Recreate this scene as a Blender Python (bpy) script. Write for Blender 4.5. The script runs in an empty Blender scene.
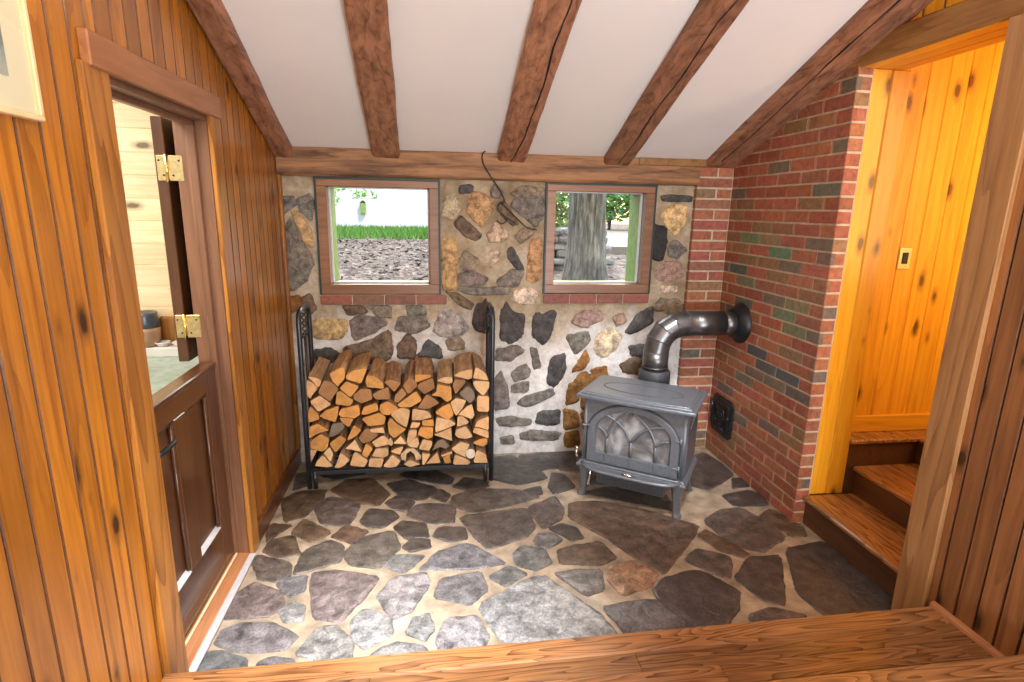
import bpy, bmesh, math, random
from mathutils import Vector, Matrix, noise
random.seed(7)
R = random.random
def U(a, b): return a + (b - a) * random.random()
scene = bpy.context.scene
COL = scene.collection
rad = math.radians

# ------------------------------------------------------------------ materials
def new_mat(name):
    m = bpy.data.materials.new(name); m.use_nodes = True
    nt = m.node_tree
    b = nt.nodes['Principled BSDF']
    return m, nt, b
def N(nt, typ, **kw):
    n = nt.nodes.new(typ)
    for k, v in kw.items():
        if k.startswith('_'): setattr(n, k[1:], v)
        else:
            key = int(k[1:]) if k[0] == 'i' and k[1:].isdigit() else k.replace('__', ' ')
            s = n.inputs[key]
            if hasattr(v, 'is_linked') or hasattr(v, 'links'): nt.links.new(v, s)
            else: s.default_value = v
    return n
def ramp(nt, fac, stops):
    n = nt.nodes.new('ShaderNodeValToRGB')
    nt.links.new(fac, n.inputs[0])
    el = n.color_ramp.elements
    while len(el) < len(stops): el.new(.5)
    for e, (p, c) in zip(el, stops):
        e.position = p; e.color = (*c, 1) if len(c) == 3 else c
    return n.outputs[0]
def mixc(nt, typ, fac, a, b):
    n = nt.nodes.new('ShaderNodeMix'); n.data_type = 'RGBA'; n.blend_type = typ
    for s, v in ((n.inputs[0], fac), (n.inputs[6], a), (n.inputs[7], b)):
        if hasattr(v, 'links'): nt.links.new(v, s)
        else: s.default_value = v if not isinstance(v, tuple) or len(v) == 4 else (*v, 1)
    return n.outputs[2]
def math_(nt, op, a, b=0.0, c=None):
    n = nt.nodes.new('ShaderNodeMath'); n.operation = op
    for i, v in enumerate((a, b, c)):
        if v is None: continue
        if hasattr(v, 'links'): nt.links.new(v, n.inputs[i])
        else: n.inputs[i].default_value = v
    return n.outputs[0]
def coords(nt, scale, offs=True):
    tc = nt.nodes.new('ShaderNodeTexCoord')
    src = tc.outputs['Object']
    if offs:
        at = N(nt, 'ShaderNodeAttribute', _attribute_name='Rnd')
        sc = nt.nodes.new('ShaderNodeVectorMath'); sc.operation = 'MULTIPLY_ADD'
        nt.links.new(at.outputs['Color'], sc.inputs[0]); sc.inputs[1].default_value = (17, 23, 31)
        nt.links.new(src, sc.inputs[2]); src = sc.outputs[0]
    mp = nt.nodes.new('ShaderNodeMapping'); nt.links.new(src, mp.inputs[0]); mp.inputs['Scale'].default_value = scale
    return mp.outputs[0]
def bump(nt, b, h, strength=.3, dist=.01):
    n = N(nt, 'ShaderNodeBump', Strength=strength, Distance=dist)
    nt.links.new(h, n.inputs['Height']); nt.links.new(n.outputs[0], b.inputs['Normal'])
def attr(nt, name):
    return N(nt, 'ShaderNodeAttribute', _attribute_name=name).outputs

def wood(name, light, dark, axis='z', rough=.35, knots=True, fine=22, ring=5.0, coat=.15, var=.35, bumps=.12, ringw=.30, ringn=7.0, along=.42, sharp=2.6, contrast=1.0):
    m, nt, b = new_mat(name)
    def sc(l, c):
        s = [c, c, c]; s['xyz'.index(axis)] = l; return tuple(s)
    g1 = N(nt, 'ShaderNodeTexNoise', Vector=coords(nt, sc(1.3, fine)), Scale=1.6, Detail=8.0, Roughness=.68, Distortion=.35)
    g2 = N(nt, 'ShaderNodeTexNoise', Vector=coords(nt, sc(along, ring)), Scale=1.3, Detail=2.0, Roughness=.4, Distortion=.25)
    rings = math_(nt, 'FRACT', math_(nt, 'MULTIPLY', g2.outputs[0], ringn))
    rings = math_(nt, 'POWER', rings, sharp)
    g1c = math_(nt, 'MULTIPLY_ADD', math_(nt, 'SUBTRACT', g1.outputs[0], .5), 2.0 * contrast, .40)
    f = math_(nt, 'ADD', math_(nt, 'MULTIPLY', g1c, 1.0 - ringw * .6), math_(nt, 'MULTIPLY', rings, ringw))
    mid = tuple(a * .55 + c * .45 for a, c in zip(light, dark))
    c = ramp(nt, f, [(.12, light), (.48, mid), (.92, dark)])
    rnd = attr(nt, 'Rnd')['Color']
    sep = nt.nodes.new('ShaderNodeSeparateColor'); nt.links.new(rnd, sep.inputs[0])
    v = math_(nt, 'MULTIPLY_ADD', sep.outputs[1], var * 2, 1 - var)
    cm = nt.nodes.new('ShaderNodeCombineColor')
    for i in range(3): nt.links.new(v, cm.inputs[i])
    c = mixc(nt, 'MULTIPLY', 1.0, c, cm.outputs[0])
    if knots:
        sx = nt.nodes.new('ShaderNodeSeparateXYZ'); nt.links.new(coords(nt, (1, 1, 1)), sx.inputs[0])
        al = 'xyz'.index(axis); ac = [i for i in range(3) if i != al]
        cb = nt.nodes.new('ShaderNodeCombineXYZ')
        nt.links.new(math_(nt, 'MULTIPLY', math_(nt, 'ADD', sx.outputs[ac[0]], sx.outputs[ac[1]]), 8.0), cb.inputs[0])
        nt.links.new(math_(nt, 'MULTIPLY', sx.outputs[al], 3.4), cb.inputs[1])
        vo = N(nt, 'ShaderNodeTexVoronoi', _voronoi_dimensions='2D', Vector=cb.outputs[0], Scale=1.0)
        nz = N(nt, 'ShaderNodeTexNoise', Vector=coords(nt, (30, 30, 30)), Scale=1.0)
        sp = nt.nodes.new('ShaderNodeSeparateColor'); nt.links.new(vo.outputs['Color'], sp.inputs[0])
        d = math_(nt, 'ADD', vo.outputs['Distance'], math_(nt, 'MULTIPLY', nz.outputs[0], .10))
        d = math_(nt, 'ADD', d, math_(nt, 'MULTIPLY', math_(nt, 'MAXIMUM', math_(nt, 'SUBTRACT', sp.outputs[0], .22), 0.0), .9))
        k = ramp(nt, d, [(.13, (1, 1, 1)), (.18, (.55, .55, .55)), (.30, (0, 0, 0))])
        c = mixc(nt, 'MIX', k, c, tuple(x * .25 for x in dark))
    nt.links.new(c, b.inputs['Base Color'])
    b.inputs['Roughness'].default_value = rough
    b.inputs['Coat Weight'].default_value = coat; b.inputs['Coat Roughness'].default_value = .16
    bump(nt, b, f, bumps, .004)
    return m
def plain(name, c, rough=.5, metal=0.0, nscale=30, namt=.15, bmp=.0, coat=0.0, bscale=None):
    m, nt, b = new_mat(name)
    nz = N(nt, 'ShaderNodeTexNoise', Vector=coords(nt, (nscale,) * 3), Scale=1.0, Detail=5.0)
    col = ramp(nt, nz.outputs[0], [(.3, tuple(x * (1 - namt) for x in c)), (.7, tuple(min(1, x * (1 + namt)) for x in c))])
    nt.links.new(col, b.inputs['Base Color'])
    b.inputs['Roughness'].default_value = rough; b.inputs['Metallic'].default_value = metal
    b.inputs['Coat Weight'].default_value = coat; b.inputs['Coat Roughness'].default_value = .22
    if bmp:
        nb = N(nt, 'ShaderNodeTexNoise', Vector=coords(nt, (bscale or nscale * 3,) * 3), Scale=1.0, Detail=6.0)
        bump(nt, b, nb.outputs[0], bmp, .006)
    return m
def tinted(name, rough, nscale, lo, hi, bmp, bdist=.01, spec=.5, streak=(1, 1, 1), coat=0.0, crough=.2):
    """material whose base colour is the piece's own colour (Col) broken up by noise"""
    m, nt, b = new_mat(name)
    s = tuple(nscale * k for k in streak)
    nz = N(nt, 'ShaderNodeTexNoise', Vector=coords(nt, s), Scale=1.0, Detail=8.0, Roughness=.65, Distortion=.4)
    n2 = N(nt, 'ShaderNodeTexNoise', Vector=coords(nt, (nscale * 6,) * 3), Scale=1.0, Detail=5.0, Roughness=.7)
    k = math_(nt, 'ADD', math_(nt, 'MULTIPLY', nz.outputs[0], .65), math_(nt, 'MULTIPLY', n2.outputs[0], .35))
    g = ramp(nt, k, [(.38, (lo,) * 3), (.5, (1, 1, 1)), (.62, (hi,) * 3)])
    c = mixc(nt, 'MULTIPLY', 1.0, attr(nt, 'Col')['Color'], g)
    if bdist >= .012:
        n3 = N(nt, 'ShaderNodeTexNoise', Vector=coords(nt, (nscale * .55,) * 3), Scale=1.0, Detail=4.0, Roughness=.6, Distortion=1.2)
        ve = ramp(nt, math_(nt, 'ABSOLUTE', math_(nt, 'SUBTRACT', n3.outputs[0], .5)), [(0, (1, 1, 1)), (.012, (.4, .4, .4)), (.03, (0, 0, 0))])
        c = mixc(nt, 'MIX', math_(nt, 'MULTIPLY', ve, .45), c, mixc(nt, 'MULTIPLY', 1.0, c, (.25, .22, .2)))
    nt.links.new(c, b.inputs['Base Color'])
    b.inputs['Roughness'].default_value = rough
    b.inputs['Specular IOR Level'].default_value = spec
    b.inputs['Coat Weight'].default_value = coat; b.inputs['Coat Roughness'].default_value = crough
    bump(nt, b, k, bmp, bdist)
    return m

M = {}
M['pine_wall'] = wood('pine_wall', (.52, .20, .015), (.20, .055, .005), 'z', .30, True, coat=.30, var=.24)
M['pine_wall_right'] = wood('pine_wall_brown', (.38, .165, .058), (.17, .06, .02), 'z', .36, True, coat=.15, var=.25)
M['pine_hall'] = wood('pine_hall', (.82, .42, .022), (.60, .24, .010), 'z', .38, True, coat=.12, var=.14)
M['pine_hall_y'] = wood('pine_hall_y', (.82, .42, .022), (.60, .24, .010), 'y', .38, False, coat=.12, var=.14)
M['pine_hall_x'] = wood('pine_hall_x', (.82, .42, .022), (.60, .24, .010), 'x', .38, False, coat=.12, var=.14)
M['pine_pale'] = wood('pine_pale', (.84, .70, .45), (.70, .50, .25), 'x', .5, True, var=.10, coat=0)
M['casing'] = wood('casing', (.44, .185, .032), (.17, .055, .010), 'z', .33, False, coat=.2, var=.15, ringw=.5, ringn=10)
M['casing_brown'] = wood('casing_brown', (.42, .22, .085), (.19, .085, .032), 'z', .38, False, coat=.12, var=.12, ringw=.4)
M['casing_y'] = wood('head_casing', (.44, .19, .075), (.25, .09, .035), 'y', .36, False, coat=.2, var=.1)
M['door_dark'] = wood('door_dark', (.105, .040, .014), (.045, .015, .006), 'z', .28, False, coat=.35, var=.2)
M['door_dark_y'] = wood('door_dark_rail', (.105, .040, .014), (.045, .015, .006), 'y', .28, False, coat=.35, var=.2)
M['jamb'] = wood('jamb', (.22, .105, .055), (.12, .05, .025), 'z', .4, False, var=.1)
M['beam_y'] = wood('old_beam', (.40, .19, .105), (.10, .036, .018), 'y', .6, False, fine=15, ring=7, coat=.0, var=.25, bumps=.6, contrast=1.3)
M['beam_x'] = wood('wall_plate', (.33, .165, .07), (.07, .028, .012), 'x', .6, False, fine=13, ring=6, coat=.0, var=.2, bumps=.6, contrast=1.7)
M['header'] = wood('header_beam', (.34, .17, .05), (.16, .065, .017), 'y', .5, False, fine=16, ring=6, coat=.05, var=.2, bumps=.3, contrast=1.3)
M['oak_floor'] = wood('oak_floor', (.34, .155, .055), (.085, .032, .012), 'x', .24, False, fine=30, ring=11, coat=.45, var=.26, ringw=.58, ringn=13, along=1.1, sharp=2.2)
M['oak_tread'] = wood('oak_tread', (.46, .22, .065), (.11, .042, .013), 'y', .24, False, fine=30, ring=12, coat=.45, var=.12, ringw=.55, ringn=12, along=1.1, sharp=2.2)
M['riser'] = wood('riser', (.105, .045, .018), (.05, .02, .008), 'y', .35, False, coat=.2, var=.1)
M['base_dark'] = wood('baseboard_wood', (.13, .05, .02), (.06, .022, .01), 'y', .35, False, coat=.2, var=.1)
M['window_wood'] = wood('window_wood', (.30, .15, .075), (.17, .075, .035), 'x', .4, False, coat=.1, var=.2)
M['plaster'] = plain('ceiling_plaster', (.86, .85, .84), .85, 0, 2.5, .02, .05, bscale=60)
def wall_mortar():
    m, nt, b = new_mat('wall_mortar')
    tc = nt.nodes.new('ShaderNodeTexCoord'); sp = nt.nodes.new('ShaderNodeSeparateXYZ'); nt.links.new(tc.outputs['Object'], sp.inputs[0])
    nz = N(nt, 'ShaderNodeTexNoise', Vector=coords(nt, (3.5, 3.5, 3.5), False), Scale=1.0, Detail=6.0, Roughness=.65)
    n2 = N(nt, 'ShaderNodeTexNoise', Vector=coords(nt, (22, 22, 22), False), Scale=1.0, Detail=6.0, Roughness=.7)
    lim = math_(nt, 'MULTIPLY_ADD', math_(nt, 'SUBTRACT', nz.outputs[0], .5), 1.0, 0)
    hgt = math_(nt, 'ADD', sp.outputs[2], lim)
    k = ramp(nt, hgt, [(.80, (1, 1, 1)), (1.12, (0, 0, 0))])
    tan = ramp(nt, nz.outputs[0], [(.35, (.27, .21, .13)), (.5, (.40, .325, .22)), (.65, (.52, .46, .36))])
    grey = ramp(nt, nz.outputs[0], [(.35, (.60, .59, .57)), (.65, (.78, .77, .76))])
    c = mixc(nt, 'MIX', k, tan, grey)  # paler low down: the frontal light there is put into the mortar colour
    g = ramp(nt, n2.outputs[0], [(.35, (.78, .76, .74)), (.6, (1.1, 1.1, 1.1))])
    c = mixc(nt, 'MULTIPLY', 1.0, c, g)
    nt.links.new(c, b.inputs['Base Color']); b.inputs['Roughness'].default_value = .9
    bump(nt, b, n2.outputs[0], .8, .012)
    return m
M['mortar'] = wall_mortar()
M['grout'] = plain('floor_grout', (.35, .28, .20), .42, 0, 11, .42, .8, coat=.5, bscale=70)
M['brick_mortar'] = plain('brick_mortar', (.52, .43, .32), .9, 0, 20, .18, .4)
M['brick'] = tinted('brick', .62, 34, .62, 1.3, .5, .004, coat=.12, crough=.4)
M['stone'] = tinted('wall_stone', .7, 22, .35, 1.7, 1.0, .012)
M['slate'] = tinted('floor_slate', .36, 17, .30, 2.0, 1.0, .020, spec=.7, coat=.75, crough=.27)
M['log_end'] = tinted('log_end', .75, 14, .72, 1.15, .4, .004)
def bark():
    m, nt, b = new_mat('log_side')
    nz = N(nt, 'ShaderNodeTexNoise', Vector=coords(nt, (60, 7, 60)), Scale=1.0, Detail=8.0, Roughness=.7)
    c = ramp(nt, nz.outputs[0], [(.36, (.06, .035, .022)), (.5, (.30, .18, .10)), (.64, (.60, .44, .29))])
    c = mixc(nt, 'MIX', .45, c, attr(nt, 'Col')['Color'])
    nt.links.new(c, b.inputs['Base Color']); b.inputs['Roughness'].default_value = .85
    bump(nt, b, nz.outputs[0], .8, .012)
    return m
M['log_side'] = bark()
M['enamel'] = plain('stove_enamel', (.135, .152, .178), .34, .25, 60, .12, .10, coat=.3, bscale=260)
M['enamel_dark'] = plain('stove_dark', (.05, .055, .065), .5, .2, 40, .2)
M['pipe'] = plain('stove_pipe', (.15, .148, .15), .33, .85, 14, .3, .03, bscale=30)
M['black_iron'] = plain('black_iron', (.018, .019, .022), .42, .4, 40, .3, .1)
M['rack_iron'] = plain('rack_iron', (.028, .032, .042), .28, .3, 40, .2, .04, coat=.3)
M['steel'] = plain('bright_steel', (.72, .70, .66), .22, 1.0, 40, .1)
M['brass'] = plain('brass', (.62, .52, .27), .32, .9, 60, .2)
M['brass_pin'] = plain('brass_pin', (.80, .55, .18), .22, 1.0, 60, .1)
M['black'] = plain('matt_black', (.01, .01, .011), .6, 0, 40, .2)
M['white_strip'] = plain('threshold_metal', (.62, .62, .64), .35, .3, 40, .08)
M['teal'] = plain('weather_strip', (.014, .035, .032), .5, 0, 40, .2)
M['green_tone'] = plain('green_tone', (.22, .31, .07), .5, 0, 20, .2)
M['counter'] = plain('counter_stone', (.34, .43, .37), .3, 0, 25, .25, coat=.2)
M['cream'] = plain('mat_board', (.86, .78, .62), .6, 0, 10, .02)
M['frame_gold'] = plain('frame_gold', (.78, .62, .36), .4, 0, 20, .1)
M['white_wall'] = plain('white_wall', (.72, .64, .56), .8, 0, 3, .03)
M['rear_wall'] = plain('rear_wall', (.62, .45, .28), .8, 0, 3, .05)
M['ceramic'] = plain('ceramic', (.45, .25, .14), .3, 0, 12, .25, coat=.3)
M['ceramic_dark'] = plain('ceramic_dark', (.06, .07, .09), .3, 0, 12, .3, coat=.3)
M['ceramic_white'] = plain('ceramic_white', (.75, .72, .68), .3, 0, 12, .08, coat=.3)
M['tree_bark'] = None
def glass():
    m, nt, b = new_mat('window_glass'); nt.nodes.remove(b)
    out = nt.nodes['Material Output']
    t = N(nt, 'ShaderNodeBsdfTransparent', Color=(.97, .99, .97, 1))
    g = N(nt, 'ShaderNodeBsdfGlossy', Roughness=.02)
    fr = N(nt, 'ShaderNodeFresnel', IOR=1.45)
    ge = nt.nodes.new('ShaderNodeNewGeometry')
    k = math_(nt, 'MULTIPLY', fr.outputs[0], math_(nt, 'SUBTRACT', 1.0, ge.outputs['Backfacing']))
    mx = nt.nodes.new('ShaderNodeMixShader')
    nt.links.new(k, mx.inputs[0]); nt.links.new(t.outputs[0], mx.inputs[1]); nt.links.new(g.outputs[0], mx.inputs[2])
    nt.links.new(mx.outputs[0], out.inputs[0])
    return m
M['glass'] = glass()
def soot_glass():
    m, nt, b = new_mat('stove_glass')
    nz = N(nt, 'ShaderNodeTexNoise', Vector=coords(nt, (7, 7, 7)), Scale=1.0, Detail=6.0, Distortion=1.0)
    c = ramp(nt, nz.outputs[0], [(.30, (.035, .033, .035)), (.5, (.14, .14, .145)), (.68, (.36, .37, .38))])
    nt.links.new(c, b.inputs['Base Color']); b.inputs['Roughness'].default_value = .16
    b.inputs['Coat Weight'].default_value = .5
    return m
M['stove_glass'] = soot_glass()
def bark_tree():
    m, nt, b = new_mat('tree_bark')
    nz = N(nt, 'ShaderNodeTexNoise', Vector=coords(nt, (34, 34, 4)), Scale=1.0, Detail=8.0, Roughness=.7)
    c = ramp(nt, nz.outputs[0], [(.38, (.025, .022, .016)), (.5, (.11, .10, .075)), (.62, (.26, .24, .19))])
    nt.links.new(c, b.inputs['Base Color']); b.inputs['Roughness'].default_value = .9
    bump(nt, b, nz.outputs[0], 1.0, .03); return m
M['tree_bark'] = bark_tree()
def mulch():
    m, nt, b = new_mat('mulch')
    vo = N(nt, 'ShaderNodeTexVoronoi', Vector=coords(nt, (22, 9, 22)), Scale=1.0)
    sp = nt.nodes.new('ShaderNodeSeparateColor'); nt.links.new(vo.outputs['Color'], sp.inputs[0])
    c = ramp(nt, sp.outputs[0], [(0, (.018, .010, .008)), (.4, (.060, .038, .027)), (.72, (.11, .074, .056)), (1, (.20, .15, .12))])
    nt.links.new(c, b.inputs['Base Color']); b.inputs['Roughness'].default_value = .9
    bump(nt, b, vo.outputs['Distance'], 1.0, .03); return m
M['mulch'] = mulch()
M['drive'] = plain('drive', (.20, .155, .115), .9, 0, 3, .15)
M['leaf'] = tinted('leaf', .45, 8, .6, 1.4, .1)
M['dry_stone'] = tinted('dry_stone', .85, 7, .4, 1.5, .8, .03)
M['print'] = None
def print_mat():
    m, nt, b = new_mat('watercolour')
    nz = N(nt, 'ShaderNodeTexNoise', Vector=coords(nt, (3, 5, 9)), Scale=1.0, Detail=5.0, Distortion=.8)
    c = ramp(nt, nz.outputs[0], [(.30, (.30, .16, .08)), (.42, (.20, .22, .23)), (.55, (.34, .38, .40)), (.75, (.62, .60, .55))])
    nt.links.new(c, b.inputs['Base Color']); b.inputs['Roughness'].default_value = .25
    return m
M['print'] = print_mat()

# ------------------------------------------------------------------ mesh builder
def inset(poly, d):
    """inset a convex counter-clockwise or clockwise 2-D polygon by d"""
    n = len(poly)
    area = sum(poly[i][0] * poly[(i + 1) % n][1] - poly[(i + 1) % n][0] * poly[i][1] for i in range(n))
    s = 1 if area > 0 else -1
    ls = []
    for i in range(n):
        x0, y0 = poly[i]; x1, y1 = poly[(i + 1) % n]
        l = math.hypot(x1 - x0, y1 - y0) or 1e-9
        nx, ny = -(y1 - y0) / l * s, (x1 - x0) / l * s
        ls.append((nx, ny, nx * x0 + ny * y0 + d))
    out = []
    for i in range(n):
        a, b2 = ls[i - 1], ls[i]
        det = a[0] * b2[1] - a[1] * b2[0]
        if abs(det) < 1e-4: out.append((poly[i][0] + b2[0] * d, poly[i][1] + b2[1] * d))
        else: out.append(((a[2] * b2[1] - b2[2] * a[1]) / det, (a[0] * b2[2] - b2[0] * a[2]) / det))
    return out
def chaikin(p, it=1, q=.25):
    for _ in range(it):
        o = []
        for i in range(len(p)):
            a, b = p[i], p[(i + 1) % len(p)]
            o.append((a[0] + (b[0] - a[0]) * q, a[1] + (b[1] - a[1]) * q)); o.append((b[0] - (b[0] - a[0]) * q, b[1] - (b[1] - a[1]) * q))
        p = o
    return p
class MB:
    def __init__(s): s.v = []; s.f = []; s.mi = []; s.c = []; s.r = []; s.sm = []
    def add(s, verts, faces, mat=0, col=(.5, .5, .5), rnd=None, smooth=False):
        o = len(s.v); s.v += [tuple(q) for q in verts]
        rnd = rnd or (R(), R(), R())
        for f in faces:
            s.f.append([i + o for i in f]); s.mi.append(mat); s.c.append(col); s.r.append(rnd); s.sm.append(smooth)
        return s
    def box(s, x0, x1, y0, y1, z0, z1, bev=0.0, mat=0, col=(.5, .5, .5), rnd=None, M4=None):
        x0, x1 = sorted((x0, x1)); y0, y1 = sorted((y0, y1)); z0, z1 = sorted((z0, z1))
        if bev <= 0:
            v = [(x, y, z) for x in (x0, x1) for y in (y0, y1) for z in (z0, z1)]
            f = [(0, 1, 3, 2), (4, 6, 7, 5), (0, 4, 5, 1), (2, 3, 7, 6), (0, 2, 6, 4), (1, 5, 7, 3)]
        else:
            b = min(bev, (x1 - x0) * .45, (y1 - y0) * .45, (z1 - z0) * .45)
            v = []; idx = {}
            for i, x in enumerate((x0, x1)):
                for j, y in enumerate((y0, y1)):
                    for k, z in enumerate((z0, z1)):
                        xi, yi, zi = x + (b if i == 0 else -b), y + (b if j == 0 else -b), z + (b if k == 0 else -b)
                        idx[i, j, k] = len(v); v += [(x, yi, zi), (xi, y, zi), (xi, yi, z)]
            f = []
            I = lambda i, j, k, a: idx[i, j, k] + a
            f += [(I(0, 0, 0, 0), I(0, 0, 1, 0), I(0, 1, 1, 0), I(0, 1, 0, 0)), (I(1, 0, 0, 0), I(1, 1, 0, 0), I(1, 1, 1, 0), I(1, 0, 1, 0))]
            f += [(I(0, 0, 0, 1), I(1, 0, 0, 1), I(1, 0, 1, 1), I(0, 0, 1, 1)), (I(0, 1, 0, 1), I(0, 1, 1, 1), I(1, 1, 1, 1), I(1, 1, 0, 1))]
            f += [(I(0, 0, 0, 2), I(0, 1, 0, 2), I(1, 1, 0, 2), I(1, 0, 0, 2)), (I(0, 0, 1, 2), I(1, 0, 1, 2), I(1, 1, 1, 2), I(0, 1, 1, 2))]
            for j in (0, 1):
                for k in (0, 1):
                    f.append((I(0, j, k, 1), I(1, j, k, 1), I(1, j, k, 2), I(0, j, k, 2)))
                    f.append((I(j, 0, k, 0), I(j, 1, k, 0), I(j, 1, k, 2), I(j, 0, k, 2)))
                    f.append((I(j, k, 0, 0), I(j, k, 1, 0), I(j, k, 1, 1), I(j, k, 0, 1)))
            for key in idx: f.append((idx[key], idx[key] + 1, idx[key] + 2))
        if M4: v = [M4 @ Vector(q) for q in v]
        return s.add(v, f, mat, col, rnd)
    def prism(s, poly, mp, w0, w1, bev=0.0, mat=0, side=None, col=(.5, .5, .5), rnd=None, back=True):
        """polygon poly in (u,v), extruded from w0 (back) to w1 (front); mp(u,v,w)->xyz"""
        n = len(poly); rnd = rnd or (R(), R(), R()); side = mat if side is None else side
        rings = [(poly, w0)]
        if bev:
            sg = 1 if w1 > w0 else -1
            rings += [(poly, w1 - sg * bev), (inset(poly, bev), w1)]
        else: rings.append((poly, w1))
        v = [mp(a, b, w) for p, w in rings for a, b in p]
        k = len(rings)
        f = [(r * n + i, r * n + (i + 1) % n, (r + 1) * n + (i + 1) % n, (r + 1) * n + i) for r in range(k - 1) for i in range(n)]
        s.add(v, f, side, col, rnd)
        o = len(s.v) - k * n
        caps = [[o + (k - 1) * n + i for i in range(n)]] + ([[o + n - 1 - i for i in range(n)]] if back else [])
        for c in caps:
            s.f.append(c); s.mi.append(mat); s.c.append(col); s.r.append(rnd); s.sm.append(False)
        return s
    def stone(s, poly, mp, mat, col, prof, step=.018, edge=.004, rough=.004, it=1, q=.2):
        """a fieldstone: outline in (u,v) made ragged, profile [(scale, height)], surface broken by noise"""
        n0 = len(poly)
        cx = sum(p[0] for p in poly) / n0; cy = sum(p[1] for p in poly) / n0
        poly = chaikin(poly, it, q)
        pts = []
        for i in range(len(poly)):
            a, b = poly[i], poly[(i + 1) % len(poly)]
            L = math.hypot(b[0] - a[0], b[1] - a[1]); k = max(1, round(L / step))
            pts += [(a[0] + (b[0] - a[0]) * t / k, a[1] + (b[1] - a[1]) * t / k) for t in range(k)]
        sx, sy = U(-9, 9), U(-9, 9); out = []
        for x, y in pts:
            d = noise.noise(Vector((x * 22 + sx, y * 22 + sy, 1))) * edge + noise.noise(Vector((x * 60 + sx, y * 60 + sy, 5))) * edge * .6
            l = math.hypot(x - cx, y - cy) or 1
            out.append((x + (x - cx) / l * d, y + (y - cy) / l * d))
        n = len(out); v = []
        tx, ty = U(-.12, .12), U(-.12, .12)
        for r, w in prof:
            for x, y in out:
                px, py = cx + (x - cx) * r, cy + (y - cy) * r
                d = noise.noise(Vector((px * 13 + sx, py * 13 + sy, 0))) * rough + noise.noise(Vector((px * 38 + sx, py * 38, 3))) * rough * .55 + abs(noise.noise(Vector((px * 25, py * 25 + sy, 8)))) * rough * .5
                v.append(mp(px, py, w + d + ((px - cx) * tx + (py - cy) * ty) * rough * 8))
        v.append(mp(cx, cy, prof[-1][1]))
        f = [(k * n + i, k * n + (i + 1) % n, (k + 1) * n + (i + 1) % n, (k + 1) * n + i) for k in range(len(prof) - 1) for i in range(n)]
        o = (len(prof) - 1) * n
        f += [(o + i, o + (i + 1) % n, len(v) - 1) for i in range(n)]
        return s.add(v, f, mat, col, None, True)
    def tube(s, path, r, n=12, mat=0, caps=True, col=(.5, .5, .5), smooth=True, flat=1.0):
        path = [Vector(q) for q in path]; k = len(path)
        rs = r if isinstance(r, (list, tuple)) else [r] * k
        v = []; ref = None
        for i, q in enumerate(path):
            t = (path[min(i + 1, k - 1)] - path[max(i - 1, 0)]).normalized()
            if ref is None:
                ref = Vector((0, 0, 1)) if abs(t.z) < .9 else Vector((1, 0, 0))
            a = (ref - t * ref.dot(t)).normalized(); ref = a; b = t.cross(a)
            for j in range(n):
                an = 2 * math.pi * j / n
                v.append(q + a * math.cos(an) * rs[i] * flat + b * math.sin(an) * rs[i])
        f = [(i * n + j, i * n + (j + 1) % n, (i + 1) * n + (j + 1) % n, (i + 1) * n + j) for i in range(k - 1) for j in range(n)]
        s.add(v, f, mat, col, None, smooth)
        if caps:
            o = len(s.v) - k * n
            for c in ([o + n - 1 - j for j in range(n)], [o + (k - 1) * n + j for j in range(n)]):
                s.f.append(c); s.mi.append(mat); s.c.append(col); s.r.append((R(), R(), R())); s.sm.append(False)
        return s
    def lathe(s, prof, M4=None, n=28, mat=0, col=(.5, .5, .5), sx=1.0, sy=1.0):
        v = [(r * math.cos(2 * math.pi * j / n) * sx, r * math.sin(2 * math.pi * j / n) * sy, z) for r, z in prof for j in range(n)]
        if M4: v = [M4 @ Vector(q) for q in v]
        k = len(prof)
        f = [(i * n + j, i * n + (j + 1) % n, (i + 1) * n + (j + 1) % n, (i + 1) * n + j) for i in range(k - 1) for j in range(n)]
        f += [tuple(n - 1 - j for j in range(n)), tuple((k - 1) * n + j for j in range(n))]
        return s.add(v, f, mat, col, None, True)
    def build(s, name, mats, parent=None, angle=None):
        me = bpy.data.meshes.new(name)
        me.from_pydata(s.v, [], s.f)
        for m in (mats if isinstance(mats, (list, tuple)) else [mats]): me.materials.append(M[m] if isinstance(m, str) else m)
        me.polygons.foreach_set('material_index', s.mi)
        me.polygons.foreach_set('use_smooth', s.sm)
        ca = me.attributes.new('Col', 'FLOAT_COLOR', 'CORNER'); ra = me.attributes.new('Rnd', 'FLOAT_COLOR', 'CORNER')
        cd = []; rd = []
        for p, c, r in zip(me.polygons, s.c, s.r):
            for _ in range(p.loop_total): cd += [*c[:3], 1.0]; rd += [*r, 1.0]
        ca.data.foreach_set('color', cd); ra.data.foreach_set('color', rd)
        bm = bmesh.new(); bm.from_mesh(me); bmesh.ops.recalc_face_normals(bm, faces=bm.faces); bm.to_mesh(me); bm.free()
        me.update()
        o = bpy.data.objects.new(name, me); COL.objects.link(o)
        if parent is not None: o.parent = parent
        return o
def tag(o, label, cat, group=None, kind=None):
    o['label'] = label; o['category'] = cat
    if group: o['group'] = group
    if kind: o['kind'] = kind
    return o
def empty(name, loc=(0, 0, 0), rz=0.0):
    o = bpy.data.objects.new(name, None); COL.objects.link(o); o.location = loc; o.rotation_euler = (0, 0, rz)
    o.empty_display_size = .05
    return o
def arc(c, r, a0, a1, n, ax, ay):
    c = Vector(c); ax = Vector(ax); ay = Vector(ay)
    return [c + ax * r * math.cos(a0 + (a1 - a0) * i / n) + ay * r * math.sin(a0 + (a1 - a0) * i / n) for i in range(n + 1)]
ROT = lambda ax, a: Matrix.Rotation(a, 4, ax)
TR = lambda *q: Matrix.Translation(Vector(q))
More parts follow.
